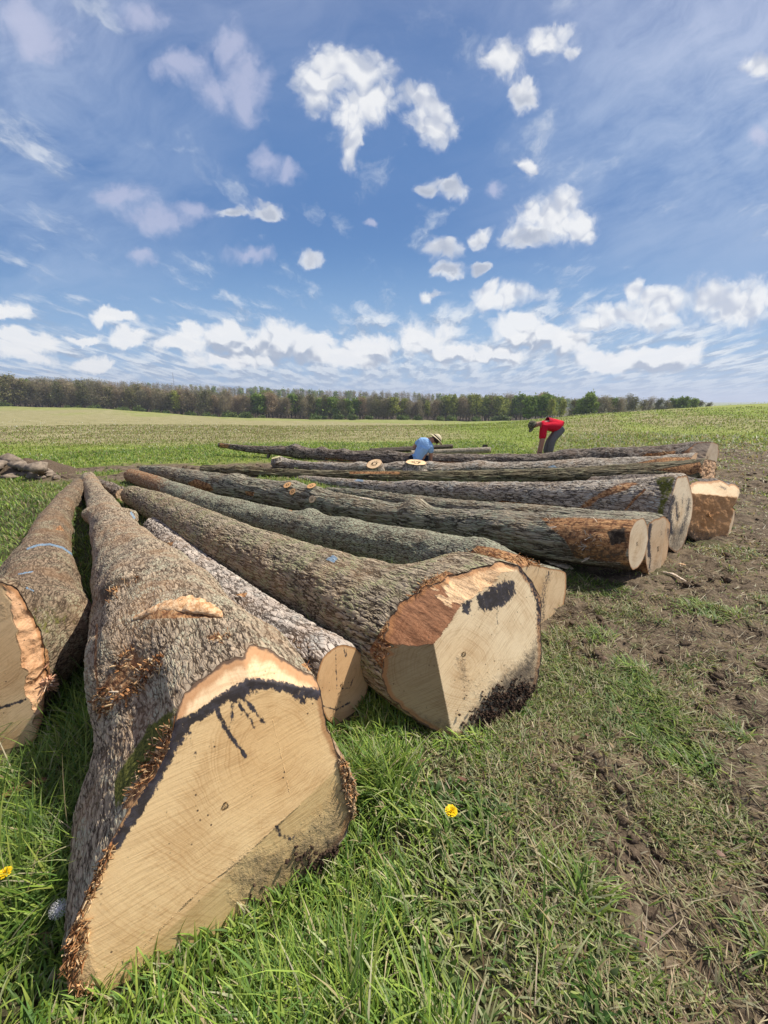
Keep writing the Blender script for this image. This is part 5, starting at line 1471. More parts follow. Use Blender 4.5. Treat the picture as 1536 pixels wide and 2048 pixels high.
slivers(front, [[(120, 1850), (160, 1800), (175, 1850), (165, 1950), (215, 2005), (150, 2020), (120, 1940)], [(165, 1800), (200, 1720), (220, 1680), (228, 1690), (205, 1740), (180, 1815)]], 420, 0.036, FIB, base=rim_base(front), seed=32, spread=0.35, along=0.4, wid=0.2, nm='crumbled_wood')
M_YEL = flat_mat('dandelion_yellow', (0.86, 0.60, 0.012), 0.6, 0.2, 0.15, 90)
M_STEM = flat_mat('stem_green', (0.16, 0.22, 0.05), 0.6, 0.3)
dandelion(903, 1623, 0.115, 0.0215, 'yellow dandelion in bloom in the grass right of the huge log', 1, (0.02, 0.015))
dandelion(10, 1746, 0.15, 0.017, 'yellow dandelion in the shaded grass at the left edge', 2, (-0.01, 0.01))

def clock_head():
    top = at_z(117, 1818, 0.13)
    gz = float(terrain(top[0:1], top[1:2])[0])
    root = thing('seed_head', 'white fluffy dandelion clock standing left of the huge log', 'seed head', (top[0], top[1], gz))
    th = np.linspace(0, 2 * np.pi, 8, endpoint=False)
    V = [np.array([top[0], top[1], z]) + 0.002 * np.array([np.cos(a), np.sin(a), 0]) for z in np.linspace(gz, top[2], 5) for a in th]
    i = np.arange(40).reshape(5, 8); j = np.roll(i, -1, 1)
    link('stem', make_mesh('stem', V, quads=np.stack([i[:-1], j[:-1], j[1:], i[1:]], -1).reshape(-1, 4), mats=(M_STEM,)), root)
    rng = np.random.default_rng(4)
    V, F = [], []
    N = 150
    for k in range(N):
        z = 1 - 2 * (k + .5) / N; a = k * 2.39996
        d = np.array([math.sqrt(1 - z * z) * math.cos(a), math.sqrt(1 - z * z) * math.sin(a), z])
        R_ = 0.021 * rng.uniform(0.93, 1.05)
        u_ = np.cross(d, [0.3, 0.2, 0.9]); u_ /= np.linalg.norm(u_); w_ = np.cross(d, u_)
        c = top + d * R_
        for q in range(6):
            an = q * math.pi / 3 + rng.random()
            e = u_ * math.cos(an) + w_ * math.sin(an); s = np.cross(e, d) * 0.00022
            b_ = len(V); V += [c - s, c + s, c + e * 0.0042 + d * 0.0015]; F.append((b_, b_ + 1, b_ + 2))
        s = u_ * 0.0002; b_ = len(V); V += [top - s, top + s, c]; F.append((b_, b_ + 1, b_ + 2))
    fl = link('fluff', make_mesh('fluff', V, tris=np.array(F), mats=(M_FLUFF,), smooth=False), root)
M_FLUFF = flat_mat('fluff_white', (0.80, 0.78, 0.76), 0.8, 0.1, 0.05)
clock_head()

def slab(name, label, cat, pts, w, h, mat, z=0.02, seed=0, group=None, taper=True):
    """an irregular split piece of wood lying along a line given on the ground"""
    rng = np.random.default_rng(seed)
    P = np.array([at_z(x, y, zz) if len(q) else None for (x, y, zz), q in [((p[0], p[1], p[2] if len(p) > 2 else z), p) for p in pts]])
    n = 22
    cum = np.concatenate([[0], np.cumsum(np.linalg.norm(np.diff(P, axis=0), axis=1))])
    s = np.linspace(0, cum[-1], n)
    A = np.stack([np.interp(s, cum, P[:, k]) for k in range(3)], 1)
    t = np.gradient(A, axis=0); t /= np.linalg.norm(t, axis=1)[:, None]
    side = np.cross(t, [0, 0, 1.0]); side /= np.linalg.norm(side, axis=1)[:, None]; up = np.cross(side, t)
    V = []
    M = 10
    for i in range(n):
        f = i / (n - 1)
        k = (math.sin(math.pi * min(1, max(0.0, f))) ** 0.5 if taper else 1.0) * rng.uniform(0.82, 1.15) + 0.04
        for q in range(M):
            a = 2 * math.pi * q / M
            V.append(A[i] + side[i] * w / 2 * k * math.cos(a) * (1 + 0.2 * rng.normal() * 0.6) + up[i] * h / 2 * k * (math.sin(a) + 0.15 * rng.normal()))
    i = np.arange(n * M).reshape(n, M); j = np.roll(i, -1, 1)
    Q = np.stack([i[:-1], j[:-1], j[1:], i[1:]], -1).reshape(-1, 4)
    V += [A[0], A[-1]]
    T = np.concatenate([np.stack([i[0], np.full(M, n * M), j[0]], -1)[:, ::-1], np.stack([i[-1], j[-1], np.full(M, n * M + 1)], -1)])
    o = link(name, make_mesh(name, V, quads=Q, tris=T, mats=(mat,), smooth=False))
    if cat: tag(o, label, cat, group)
    return o
def fibre_mat(name, a, b_, sc=60):
    m, t, b = new_mat(name, 0.8, 0.2)
    g = t.node('ShaderNodeNewGeometry').outputs['Position']
    n = t.noise(t.vmath('MULTIPLY', g, (sc, sc * 0.6, sc * 1.6)), 1.0, 5, 0.65)
    t.set(b.inputs['Base Color'], t.mix(t.sm(n, 0.35, 0.68), a, b_)); bump(t, b, n, 0.006)
    return m
M_CHIP = fibre_mat('fresh_wood', (0.50, 0.26, 0.11), (0.86, 0.60, 0.34))
M_CHIPD = fibre_mat('brown_wood', (0.16, 0.075, 0.035), (0.42, 0.22, 0.10))
M_CHIPP = fibre_mat('bleached_wood', (0.45, 0.34, 0.22), (0.85, 0.72, 0.55))
slab('wood_strip', 'pale splinter of wood on the ground right of the angular butt', 'wood strip', [(1322, 1143), (1345, 1148), (1374, 1164)], 0.030, 0.02, M_CHIPP, 0.02, 1)
slab('bark_strip', 'brown strip of torn bark lying in the grass by the left log', 'bark strip', [(-10, 1600), (35, 1578), (70, 1564), (100, 1558)], 0.035, 0.02, M_CHIPD, 0.09, 2)
slab('wood_chip', 'small pale chip of wood beyond the angular butt', 'wood chip', [(1357, 1127), (1372, 1130)], 0.03, 0.012, M_CHIP, 0.02, 3)
slab('wood_slab', 'flat split slab of wood lying under the knotty log', 'wood slab', [(1090, 1120), (1147, 1138)], 0.10, 0.03, M_CHIPP, 0.03, 4)
slab('wood_stick', 'pale split stick lying on the bark of the tucked log', 'stick', [(718, 996, 0.42), (747, 1001, 0.42)], 0.035, 0.03, M_CHIPP, 0.3, 5)
# leaves lying about
def leaves():
    rng = np.random.default_rng(77)
    X, Y, d = sample(700, 0.8, 6, 1.5, rng=rng)
    k = clear_of_logs(X, Y, 0.9) & (X > -1.0); X, Y, d = X[k][:42], Y[k][:42], d[k][:42]; n = len(X)
    cover('fallen_leaves', 'brown dead leaves lying here and there in the grass', X, Y, rng.uniform(0, 6.28, n), rng.uniform(0.02, 0.045, n), rng.uniform(0.012, 0.024, n),
          rng.uniform(0.9, 1.4, n), rng.uniform(-0.8, 0.8, n), pick([(0.34, 0.20, 0.12), (0.42, 0.27, 0.17), (0.26, 0.15, 0.09)], n, rng), 4, 0.035, twist=0.3)
leaves()

# the flat splinter that still hangs on the huge log
def torn_slab():
    a = front.surf(268, 1242); b_ = front.surf(443, 1238); m_ = front.surf(350, 1208)
    rng = np.random.default_rng(5)
    n, M = 34, 14
    V = []
    base0, base1 = a[0], b_[0]
    up = (a[1] + b_[1]) / 2; up /= np.linalg.norm(up)
    ax = base1 - base0; ln = np.linalg.norm(ax); ax /= ln
    back_ = -np.cross(up, ax); back_ = back_ if back_[1] > 0 else -back_
    for i in range(n):
        f = i / (n - 1)
        wdt = (0.018 + 0.085 * math.sin(math.pi * f ** 0.85) ** 0.8) * (1 + 0.10 * rng.normal())
        thk = 0.010 + 0.012 * math.sin(math.pi * f)
        fl = 2 * f - 1
        q = f
        srf = base0 + (base1 - base0) * f + up * (0.006 + 0.02 * (1 - fl * fl) * 1.6)
        for k in range(M):
            an = 2 * math.pi * k / M
            V.append(srf + back_ * (wdt / 2 * (1 + math.cos(an))) + up * thk * (math.sin(an) + 0.18 * rng.normal()) + ax * 0.004 * rng.normal())
    i = np.arange(n * M).reshape(n, M); j = np.roll(i, -1, 1)
    Q = np.stack([i[:-1], j[:-1], j[1:], i[1:]], -1).reshape(-1, 4)
    V += [base0, base1]
    T = np.concatenate([np.stack([i[0], np.full(M, n * M), j[0]], -1)[:, ::-1], np.stack([i[-1], j[-1], np.full(M, n * M + 1)], -1)])
    link('torn_slab', make_mesh('torn_slab', V, quads=Q, tris=T, mats=(M_CHIP,), smooth=False), front.root)
torn_slab()
# ------------------------------------------------------------------ beams behind the kneeling man
def beam(name, label, cat, p0, p1, w, h, mat, seed, group=None, round_=False):
    rng = np.random.default_rng(seed)
    p0, p1 = np.array(p0, float), np.array(p1, float)
    n = 40; t = (p1 - p0) / np.linalg.norm(p1 - p0)
    side = np.cross(t, [0, 0, 1.0]); side /= np.linalg.norm(side); up = np.cross(side, t)
    prof = [(-.5, -.5), (0, -.52), (.5, -.5), (.52, 0), (.5, .5), (0, .52), (-.5, .5), (-.52, 0)] if not round_ else [(0.5 * math.cos(a), 0.5 * math.sin(a)) for a in np.linspace(0, 2 * math.pi, 14, endpoint=False)]
    M = len(prof); V = []
    for i in range(n):
        f = i / (n - 1); c = p0 + (p1 - p0) * f
        for (a, b_) in prof:
            V.append(c + side * w * a * (1 + 0.04 * rng.normal()) + up * h * b_ * (1 + 0.05 * rng.normal()))
    i = np.arange(n * M).reshape(n, M); j = np.roll(i, -1, 1)
    Q = np.stack([i[:-1], j[:-1], j[1:], i[1:]], -1).reshape(-1, 4)
    V += [p0, p1]
    T = np.concatenate([np.stack([i[0], np.full(M, n * M), j[0]], -1)[:, ::-1], np.stack([i[-1], j[-1], np.full(M, n * M + 1)], -1)])
    o = link(name, make_mesh(name, V, quads=Q, tris=T, mats=(mat,), smooth=False))
    return tag(o, label, cat, group)
M_BEAM = fibre_mat('weathered_beam', (0.20, 0.165, 0.115), (0.44, 0.38, 0.28), 16)
M_BEAMD = fibre_mat('dark_beam', (0.045, 0.035, 0.025), (0.15, 0.12, 0.085), 16)
def gp(px, py, d): return at_depth(px, py, d)
beam('timber_beam', 'squared weathered timber beam on the grass right of the kneeling man', 'beam', gp(822, 907, 11.0), gp(980, 900, 11.4), 0.14, 0.15, M_BEAM, 1)
beam('old_log', 'dark half rotten log on the grass behind the kneeling man', 'log', gp(740, 902, 11.6), gp(904, 893, 12.2), 0.18, 0.15, M_BEAMD, 2, round_=True)
beam('wood_block', 'short dark block standing behind the far end of the beam', 'block', gp(970, 901, 11.9), gp(970, 890, 11.9) , 0.13, 0.13, M_BEAMD, 3)
beam('dark_beam', 'thin dark beam lying in front of the half rotten log', 'beam', gp(700, 905, 11.2), gp(840, 900, 11.4), 0.12, 0.08, M_BEAMD, 4)

# ------------------------------------------------------------------ people
def skin_obj(name, joints, edges, mat, parent, sub=2, root=0):
    """joints: (point, rx[, ry]); grows one continuous surface"""
    me = bpy.data.meshes.new(name + '_skeleton')
    me.from_pydata([tuple(map(float, j[0])) for j in joints], edges, [])
    o = bpy.data.objects.new(name, me); COL.objects.link(o)
    o.modifiers.new('skin', 'SKIN')
    for i, j in enumerate(joints):
        sv = me.skin_vertices[0].data[i]
        sv.radius = (j[1], j[2] if len(j) > 2 else j[1])
        sv.use_root = (i == root)
    s = o.modifiers.new('sub', 'SUBSURF'); s.levels = sub; s.render_levels = sub
    dg = bpy.context.evaluated_depsgraph_get(); dg.update()
    m2 = bpy.data.meshes.new_from_object(o.evaluated_get(dg))
    m2.name = name
    o.modifiers.clear(); o.data = m2
    m2.polygons.foreach_set('use_smooth', np.ones(len(m2.polygons), bool))
    m2.materials.clear(); m2.materials.append(mat)
    if parent is not None:
        o.parent = parent; o.matrix_parent_inverse = Matrix.Translation(-Vector(parent.location))
    return o
M_SKIN = flat_mat('skin', (0.46, 0.24, 0.16), 0.6, 0.3, 0.06, 12)
def cloth_mat(name, c, sc=14, dep=0.02, vary=0.12):
    m, t, b = new_mat(name, 0.9, 0.15)
    g = t.node('ShaderNodeNewGeometry').outputs['Position']
    n = t.noise(g, sc, 4, 0.6, dist=1.2); n2 = t.noise(g, 90, 2, 0.5)
    lo = tuple(x * (1 - vary) for x in c); hi = tuple(min(1, x * (1 + vary)) for x in c)
    t.set(b.inputs['Base Color'], t.mix(n2, lo, hi)); bump(t, b, n, dep)
    return m
M_RED = cloth_mat('red_shirt', (0.68, 0.012, 0.035))
M_BLUE = cloth_mat('light_blue_shirt', (0.34, 0.56, 0.84), dep=0.03)
M_TROU = cloth_mat('grey_trousers', (0.19, 0.19, 0.18), dep=0.035)
M_NAVY = cloth_mat('navy_trousers', (0.010, 0.015, 0.035), dep=0.03)
M_BOOT = flat_mat('black_boot', (0.018, 0.016, 0.015), 0.6, 0.4)
M_HAIR = flat_mat('dark_hair', (0.035, 0.022, 0.014), 0.7, 0.3)
M_STRAWH = flat_mat('straw_hat', (0.66, 0.56, 0.36), 0.8, 0.2, 0.12, 120)
def camo():
    m, t, b = new_mat('camo_cap', 0.9, 0.15)
    g = t.node('ShaderNodeNewGeometry').outputs['Position']
    n = t.noise(g, 28, 3, 0.6); n2 = t.noise(g, 40, 3, 0.6)
    c = t.mix(t.sm(n, 0.46, 0.52), (0.075, 0.080, 0.045), (0.24, 0.22, 0.14))
    c = t.mix(t.sm(n2, 0.56, 0.6), c, (0.03, 0.03, 0.02))
    t.set(b.inputs['Base Color'], c)
    return m
M_CAP = camo()

def hand(P, d, palm_n, side, s=1.0, curl=0.35):
    """joints and edges of a palm with five bent fingers, P = wrist"""
    d = d / np.linalg.norm(d); side = side / np.linalg.norm(side)
    J = [(P, 0.026 * s, 0.018 * s), (P + d * 0.05 * s, 0.036 * s, 0.016 * s), (P + d * 0.085 * s, 0.036 * s, 0.014 * s)]
    E = [(0, 1), (1, 2)]
    n_ = palm_n / np.linalg.norm(palm_n)
    for k, (off, ln) in enumerate(((-0.030, 0.068), (-0.010, 0.078), (0.010, 0.074), (0.029, 0.058))):
        b = P + d * 0.09 * s + side * off * s
        i0 = len(J)
        c1 = curl; d1 = d * math.cos(c1) + n_ * math.sin(c1); d2 = d * math.cos(2.2 * c1) + n_ * math.sin(2.2 * c1)
        J += [(b, 0.0095 * s), (b + d1 * ln * 0.5 * s, 0.009 * s), (b + d1 * ln * 0.5 * s + d2 * ln * 0.5 * s, 0.0075 * s)]
        E += [(2, i0), (i0, i0 + 1), (i0 + 1, i0 + 2)]
    i0 = len(J); tdir = (d * 0.6 - side * 0.8 + n_ * 0.25); tdir /= np.linalg.norm(tdir)
    b = P + d * 0.035 * s - side * 0.030 * s
    J += [(b, 0.012 * s), (b + tdir * 0.03 * s, 0.0105 * s), (b + tdir * 0.03 * s + (d * 0.8 - side * 0.3) * 0.028 * s, 0.0085 * s)]
    E += [(1, i0), (i0, i0 + 1), (i0 + 1, i0 + 2)]
    return J, E

def ellipsoid(c, ax, name, mat, parent, cut=None, noise=0.0, seg=28, ring=16):
    """ax: three axis vectors; cut: keep v >= cut along the third axis"""
    V = []
    c = np.array(c)
    A = [np.array(a, float) for a in ax]
    lo = -math.pi / 2 if cut is None else math.asin(cut)
    for i in range(ring + 1):
        v = lo + (math.pi / 2 - lo) * i / ring
        for k in range(seg):
            u = 2 * math.pi * k / seg
            V.append(c + A[0] * math.cos(v) * math.cos(u) + A[1] * math.cos(v) * math.sin(u) + A[2] * math.sin(v))
    i = np.arange((ring + 1) * seg).reshape(ring + 1, seg); j = np.roll(i, -1, 1)
    Q = np.stack([i[:-1], j[:-1], j[1:], i[1:]], -1).reshape(-1, 4)
    return link(name, make_mesh(name, V, quads=Q, mats=(mat,)), parent)

def face_parts(body_root, hc, fwd, upv, s=1.0):
    """nose, brows, ears, eyes and mouth set on the head at hc"""
    fwd = fwd / np.linalg.norm(fwd); upv = upv - fwd * np.dot(upv, fwd); upv /= np.linalg.norm(upv); sd_ = np.cross(fwd, upv)
    for q in (-1, 1):
        ellipsoid(hc + sd_ * q * 0.078 * s - fwd * 0.01, (fwd * 0.018 * s, upv * 0.032 * s, sd_ * 0.010 * s), 'ear', M_SKIN, body_root)
        ellipsoid(hc + fwd * 0.088 * s + sd_ * q * 0.032 * s + upv * 0.005, (fwd * 0.009 * s, upv * 0.008 * s, sd_ * 0.013 * s), 'eye', M_HAIR, body_root)
    ellipsoid(hc + fwd * 0.100 * s - upv * 0.018 * s, (sd_ * 0.014 * s, upv * 0.026 * s, fwd * 0.020 * s), 'nose', M_SKIN, body_root)
    ellipsoid(hc + fwd * 0.088 * s - upv * 0.052 * s, (sd_ * 0.026 * s, upv * 0.007 * s, fwd * 0.008 * s), 'mouth', flat_mat('lips', (0.36, 0.13, 0.10), 0.6), body_root)

def man_bending():
    D = 10.75
    g = at_z(1098, 917, 0.0)
    yb = g[1]
    def J(px, py, off=0.0):        # off metres towards the camera
        d = ray(px, py)
        t = (yb - off) / d[1]
        return np.array([d[0] * t, yb - off, CAM_H + d[2] * t])
    gz = float(terrain_macro(g[0], g[1]))
    root = thing('person', 'man in red shirt, camouflage cap and grey trousers bending over the far log', 'person', (g[0], g[1], gz))
    fw = np.array([-1.0, -0.15, 0.0])
    dn = np.array([0, 0, -1.0])
    hip = J(1121, 855); belly = J(1107, 849); chest = J(1092, 847); neck = J(1080, 847); head = J(1066, 850)
    shN, shF = J(1089, 853, 0.19), J(1086, 852, -0.19)
    elN, elF = J(1086, 883, 0.22), J(1082, 884, -0.20)
    wrN, wrF = J(1081, 908, 0.16), J(1075, 909, -0.10)
    hpN, hpF = J(1121, 859, 0.10), J(1118, 860, -0.10)
    knN, knF = J(1105, 880, 0.13), J(1097, 884, -0.13)
    anN, anF = J(1100, 908, 0.11), J(1090, 910, -0.13)
    toN, toF = anN + np.array([-0.17, -0.05, -0.055]), anF + np.array([-0.18, -0.02, -0.055])
    J_ = [(hip, .155, .14), (belly, .155, .16), (chest, .155, .17), (neck, .062), (head + np.array([0.03, 0, 0.0]), .085, .085), (head + np.array([-0.035, 0, -0.045]), .075, .075),
          (shN, .062), (elN, .048), (wrN, .030), (shF, .062), (elF, .048), (wrF, .030),
          (hpN, .095), (knN, .066), (anN, .045), (toN, .04), (hpF, .095), (knF, .066), (anF, .045), (toF, .04)]
    E = [(0, 1), (1, 2), (2, 3), (3, 4), (4, 5), (2, 6), (6, 7), (7, 8), (2, 9), (9, 10), (10, 11), (0, 12), (12, 13), (13, 14), (14, 15), (0, 16), (16, 17), (17, 18), (18, 19)]
    skin_obj('body', J_, E, M_SKIN, root)
    for w, sg in ((wrN, -1), (wrF, 1)):
        hj, he = hand(w, np.array([-0.25, 0.0, -0.95]), np.array([-0.8, 0, 0.1]), np.array([0, sg, 0.0]), 1.0, 0.5)
        skin_obj('hand', hj, he, M_SKIN, root, 1)
    up_ = [(hip + np.array([-.03, 0, .02]), .17, .15), (belly, .20, .19), (chest, .195, .195), (J(1083, 847), .10, .10), (shN, .085), (shN + (elN - shN) * .85, .078), (shF, .085), (shF + (elF - shF) * .85, .078)]
    skin_obj('shirt', up_, [(0, 1), (1, 2), (2, 3), (2, 4), (4, 5), (2, 6), (6, 7)], M_RED, root, root=1)
    tr = [(hip + np.array([.02, 0, -.01]), .172, .16), (hpN, .128), (knN, .097), (anN + np.array([0.0, 0, 0.03]), .078), (hpF, .128), (knF, .097), (anF + np.array([0, 0, 0.03]), .078), (belly + np.array([.05, 0, -.03]), .14)]
    skin_obj('trousers', tr, [(0, 1), (1, 2), (2, 3), (0, 4), (4, 5), (5, 6), (0, 7)], M_TROU, root)
    for a, t_ in ((anN, toN), (anF, toF)):
        bt = [(a + np.array([0.03, 0, 0.02]), .056), (a + np.array([0.03, 0, -0.055]), .05, .04), (a * .5 + t_ * .5 + np.array([0, 0, -0.02]), .048, .038), (t_ + np.array([0, 0, -0.01]), .044, .034)]
        skin_obj('boot', bt, [(0, 1), (1, 2), (2, 3)], M_BOOT, root, root=1)
    # head: cap, hair, face looking down
    fwd = np.array([-0.55, -0.12, -0.83]); upv = np.array([-0.85, -0.1, 0.5])
    hc = head + np.array([0.0, 0, -0.01])
    fwd /= np.linalg.norm(fwd); upv -= fwd * np.dot(upv, fwd); upv /= np.linalg.norm(upv); sdv = np.cross(fwd, upv)
    face_parts(root, hc - upv * 0.02, fwd, upv)
    ellipsoid(hc - fwd * 0.018, (sdv * 0.094, fwd * 0.108, upv * 0.105), 'hair', M_HAIR, root, cut=-0.35)
    cp = ellipsoid(hc + upv * 0.012, (sdv * 0.112, fwd * 0.128, upv * 0.125), 'cap', M_CAP, root, cut=-0.12)
    V = []
    for k in range(13):
        a = -0.95 + 1.9 * k / 12
        for rr, zz in ((0.118, -0.012), (0.118 + 0.085 * math.cos(a), -0.022 - 0.02 * math.cos(a)), (0.118 + 0.085 * math.cos(a), -0.027 - 0.02 * math.cos(a)), (0.118, -0.018)):
            V.append(hc + upv * (0.012 + zz) + fwd * rr * math.cos(a) + sdv * rr * 0.9 * math.sin(a))
    i = np.arange(13 * 4).reshape(13, 4); j = np.roll(i, -1, 1)
    br = link('brim', make_mesh('brim', V, quads=np.stack([i[:-1], j[:-1], j[1:], i[1:]], -1).reshape(-1, 4), mats=(M_CAP,)), root)
    # watch on the near wrist
    w = wrN + (elN - wrN) * 0.10
    th = np.linspace(0, 2 * math.pi, 18, endpoint=False); dd = (elN - wrN) / np.linalg.norm(elN - wrN)
    a_ = np.cross(dd, [0, 1, 0]); a_ /= np.linalg.norm(a_); b_ = np.cross(dd, a_)
    V = [w + dd * z + 0.036 * r_ * (a_ * math.cos(t_) + b_ * math.sin(t_)) for z, r_ in ((-0.014, 1), (-0.012, 1.12), (0.012, 1.12), (0.014, 1)) for t_ in th]
    i = np.arange(72).reshape(4, 18); j = np.roll(i, -1, 1)
    link('watch', make_mesh('watch', V, quads=np.stack([i[:-1], j[:-1], j[1:], i[1:]], -1).reshape(-1, 4), mats=(M_BOOT,)), root)
    # dark printed patch on the back of the shirt: a worn block of lettering lines
    return root, J
PR, PJ = man_bending()

def shirt_print():
    """faded dark print across the upper back"""
    sh = [c for c in PR.children if c.name.startswith('shirt')][0]
    me = sh.data
    co = np.empty(len(me.vertices) * 3, np.float32); me.vertices.foreach_get('co', co); co = co.reshape(-1, 3).astype(float)
    px, py, _ = measure(co)
    m = inpoly(px, py, [(1084, 829), (1108, 828), (1110, 835), (1094, 844), (1088, 842)], 1.5)
    a = me.attributes.new('print', 'FLOAT', 'POINT'); a.data.foreach_set('value', m.astype(np.float32))
    mat = M_RED; t = NT(mat.node_tree); b = mat.node_tree.nodes['Principled BSDF']
    src = b.inputs['Base Color'].links[0].from_socket
    g = t.node('ShaderNodeNewGeometry').outputs['Position']
    n = t.noise(g, 60, 3, 0.6)
    t.set(b.inputs['Base Color'], t.mix(t.math('MULTIPLY', t.attr('print'), t.sm(n, 0.42, 0.55, 0.15, 0.75)), src, (0.06, 0.02, 0.06)))
shirt_print()

def man_kneeling():
    yb = 9.15
    def J(px, py, off=0.0):
        d = ray(px, py); t = (yb - off) / d[1]
        return np.array([d[0] * t, yb - off, CAM_H + d[2] * t])
    hip = J(837, 919, 0.0)
    gz = float(terrain_macro(hip[0], hip[1]))
    root = thing('person', 'kneeling man in light blue shirt and straw hat working between the logs', 'person', (hip[0], hip[1], gz))
    waist = J(842, 908, 0.02); chest = J(851, 890, 0.02); neck = J(862, 879, -0.04); head = J(871, 880, -0.10)
    shL, shR = J(842, 881, -0.03), J(861, 893, 0.06)
    elL, wrL = J(828, 893, -0.10), J(836, 905, -0.28)
    elR, wrR = J(862, 911, 0.02), J(861, 928, -0.02)
    kL = np.array([hip[0] - 0.14, hip[1] + 0.42, gz + 0.07]); kR = np.array([hip[0] + 0.16, hip[1] + 0.40, gz + 0.07])
    hL = hip + np.array([-0.10, 0.03, -0.03]); hR = hip + np.array([0.10, 0.03, -0.03])
    aL = np.array([hip[0] - 0.13, hip[1] - 0.02, gz + 0.06]); aR = np.array([hip[0] + 0.13, hip[1] - 0.02, gz + 0.06])
    tL = aL + np.array([0, -0.13, -0.02]); tR = aR + np.array([0, -0.13, -0.02])
    Js = [(hip, .15, .12), (waist, .14, .115), (chest, .155, .12), (neck, .06), (head + np.array([-0.01, 0, 0.02]), .085), (head + np.array([0.03, 0.02, -0.05]), .07),
          (shL, .058), (elL, .045), (wrL, .030), (shR, .058), (elR, .044), (wrR, .030), (hL, .09), (kL, .065), (hR, .09), (kR, .065), (aL, .045), (tL, .035), (aR, .045), (tR, .035)]
    E = [(0, 1), (1, 2), (2, 3), (3, 4), (4, 5), (2, 6), (6, 7), (7, 8), (2, 9), (9, 10), (10, 11), (0, 12), (12, 13), (0, 14), (14, 15), (13, 16), (16, 17), (15, 18), (18, 19)]
    skin_obj('body', Js, E, M_SKIN, root)
    for w, d_, sg in ((wrR, (0.0, 0.0, -1.0), 1), (wrL, (0.5, 0.6, -0.5), -1)):
        hj, he = hand(w, np.array(d_), np.array([0, 1, 0.1]), np.array([sg, 0, 0.0]), 1.0, 0.45)
        skin_obj('hand', hj, he, M_SKIN, root, 1)
    up_ = [(hip + np.array([0.0, 0, .05]), .165, .135), (waist, .175, .14), (chest, .185, .145), (J(861, 880, -0.03), .085, .08), (shL, .082), (shL + (elL - shL) * .75, .07), (shR, .082), (shR + (elR - shR) * .75, .07)]
    skin_obj('shirt', up_, [(0, 1), (1, 2), (2, 3), (2, 4), (4, 5), (2, 6), (6, 7)], M_BLUE, root, root=1)
    tr = [(hip, .17, .14), (hL, .108), (kL, .085), (hR, .108), (kR, .085), (aL, .06), (aR, .06)]
    skin_obj('trousers', tr, [(0, 1), (1, 2), (0, 3), (3, 4), (2, 5), (4, 6)], M_NAVY, root)
    for a, t_ in ((aL, tL), (aR, tR)):
        skin_obj('boot', [(a, .055), (a * .5 + t_ * .5, .048), (t_, .042)], [(0, 1), (1, 2)], M_BOOT, root)
    fwd = np.array([0.62, 0.45, -0.60]); upv = np.array([0.62, 0.0, 0.72])
    fwd /= np.linalg.norm(fwd); upv -= fwd * np.dot(upv, fwd); upv /= np.linalg.norm(upv); sdv = np.cross(fwd, upv)
    face_parts(root, head, fwd, upv)
    ellipsoid(head - fwd * 0.015, (sdv * 0.092, fwd * 0.10, upv * 0.10), 'hair', M_HAIR, root, cut=-0.45)
    hat_o = head + upv * 0.045
    hat = ellipsoid(hat_o, (sdv * 0.098, fwd * 0.112, upv * 0.105), 'hat', M_STRAWH, root, cut=0.0)
    V = []
    th = np.linspace(0, 2 * math.pi, 36, endpoint=False)
    for r_, z in ((0.9, 0.008), (1.4, -0.002), (1.75, -0.014), (1.75, -0.020), (1.4, -0.009), (0.9, -0.002)):
        for t_ in th: V.append(hat_o + sdv * 0.098 * r_ * math.cos(t_) + fwd * 0.112 * r_ * math.sin(t_) + upv * (z + 0.012 * math.cos(2 * t_) * (r_ - 0.9)))
    i = np.arange(6 * 36).reshape(6, 36); j = np.roll(i, -1, 1)
    link('hat_brim', make_mesh('hat_brim', V, quads=np.stack([i, j, np.roll(j, -1, 0), np.roll(i, -1, 0)], -1).reshape(-1, 4), mats=(M_STRAWH,)), root)
    band = [hat_o + sdv * 0.101 * math.cos(t_) + fwd * 0.115 * math.sin(t_) + upv * z for z in (0.006, 0.03) for t_ in th]
    i = np.arange(72).reshape(2, 36); j = np.roll(i, -1, 1)
    link('hat_band', make_mesh('hat_band', band, quads=np.stack([i[:-1], j[:-1], j[1:], i[1:]], -1).reshape(-1, 4), mats=(M_HAIR,)), root)
man_kneeling()

# ------------------------------------------------------------------ trees
def leaf_mat(name, cols, trans=0.25):
    m, t, b = new_mat(name, 0.8, 0.15)
    oi = t.node('ShaderNodeObjectInfo').outputs['Random']
    c = t.attr('col', 'Color')
    v = t.mix(oi, (0.78, 0.82, 0.8), (1.2, 1.12, 1.05))
    c = t.mix(1.0, c, v, 'MULTIPLY')
    t.set(b.inputs['Base Color'], c)
    out = [n for n in t.n if n.type == 'OUTPUT_MATERIAL'][0]
    tr = t.node('ShaderNodeBsdfTranslucent'); t.set(tr.inputs[0], c)
    mx = t.node('ShaderNodeMixShader'); mx.inputs[0].default_value = trans
    t.l.new(b.outputs[0], mx.inputs[1]); t.l.new(tr.outputs[0], mx.inputs[2]); t.l.new(mx.outputs[0], out.inputs[0])
    return m
M_LEAF = leaf_mat('tree_leaves', None)
M_TRUNK = flat_mat('tree_bark', (0.115, 0.095, 0.078), 0.9, 0.1, 0.3, 1.5)

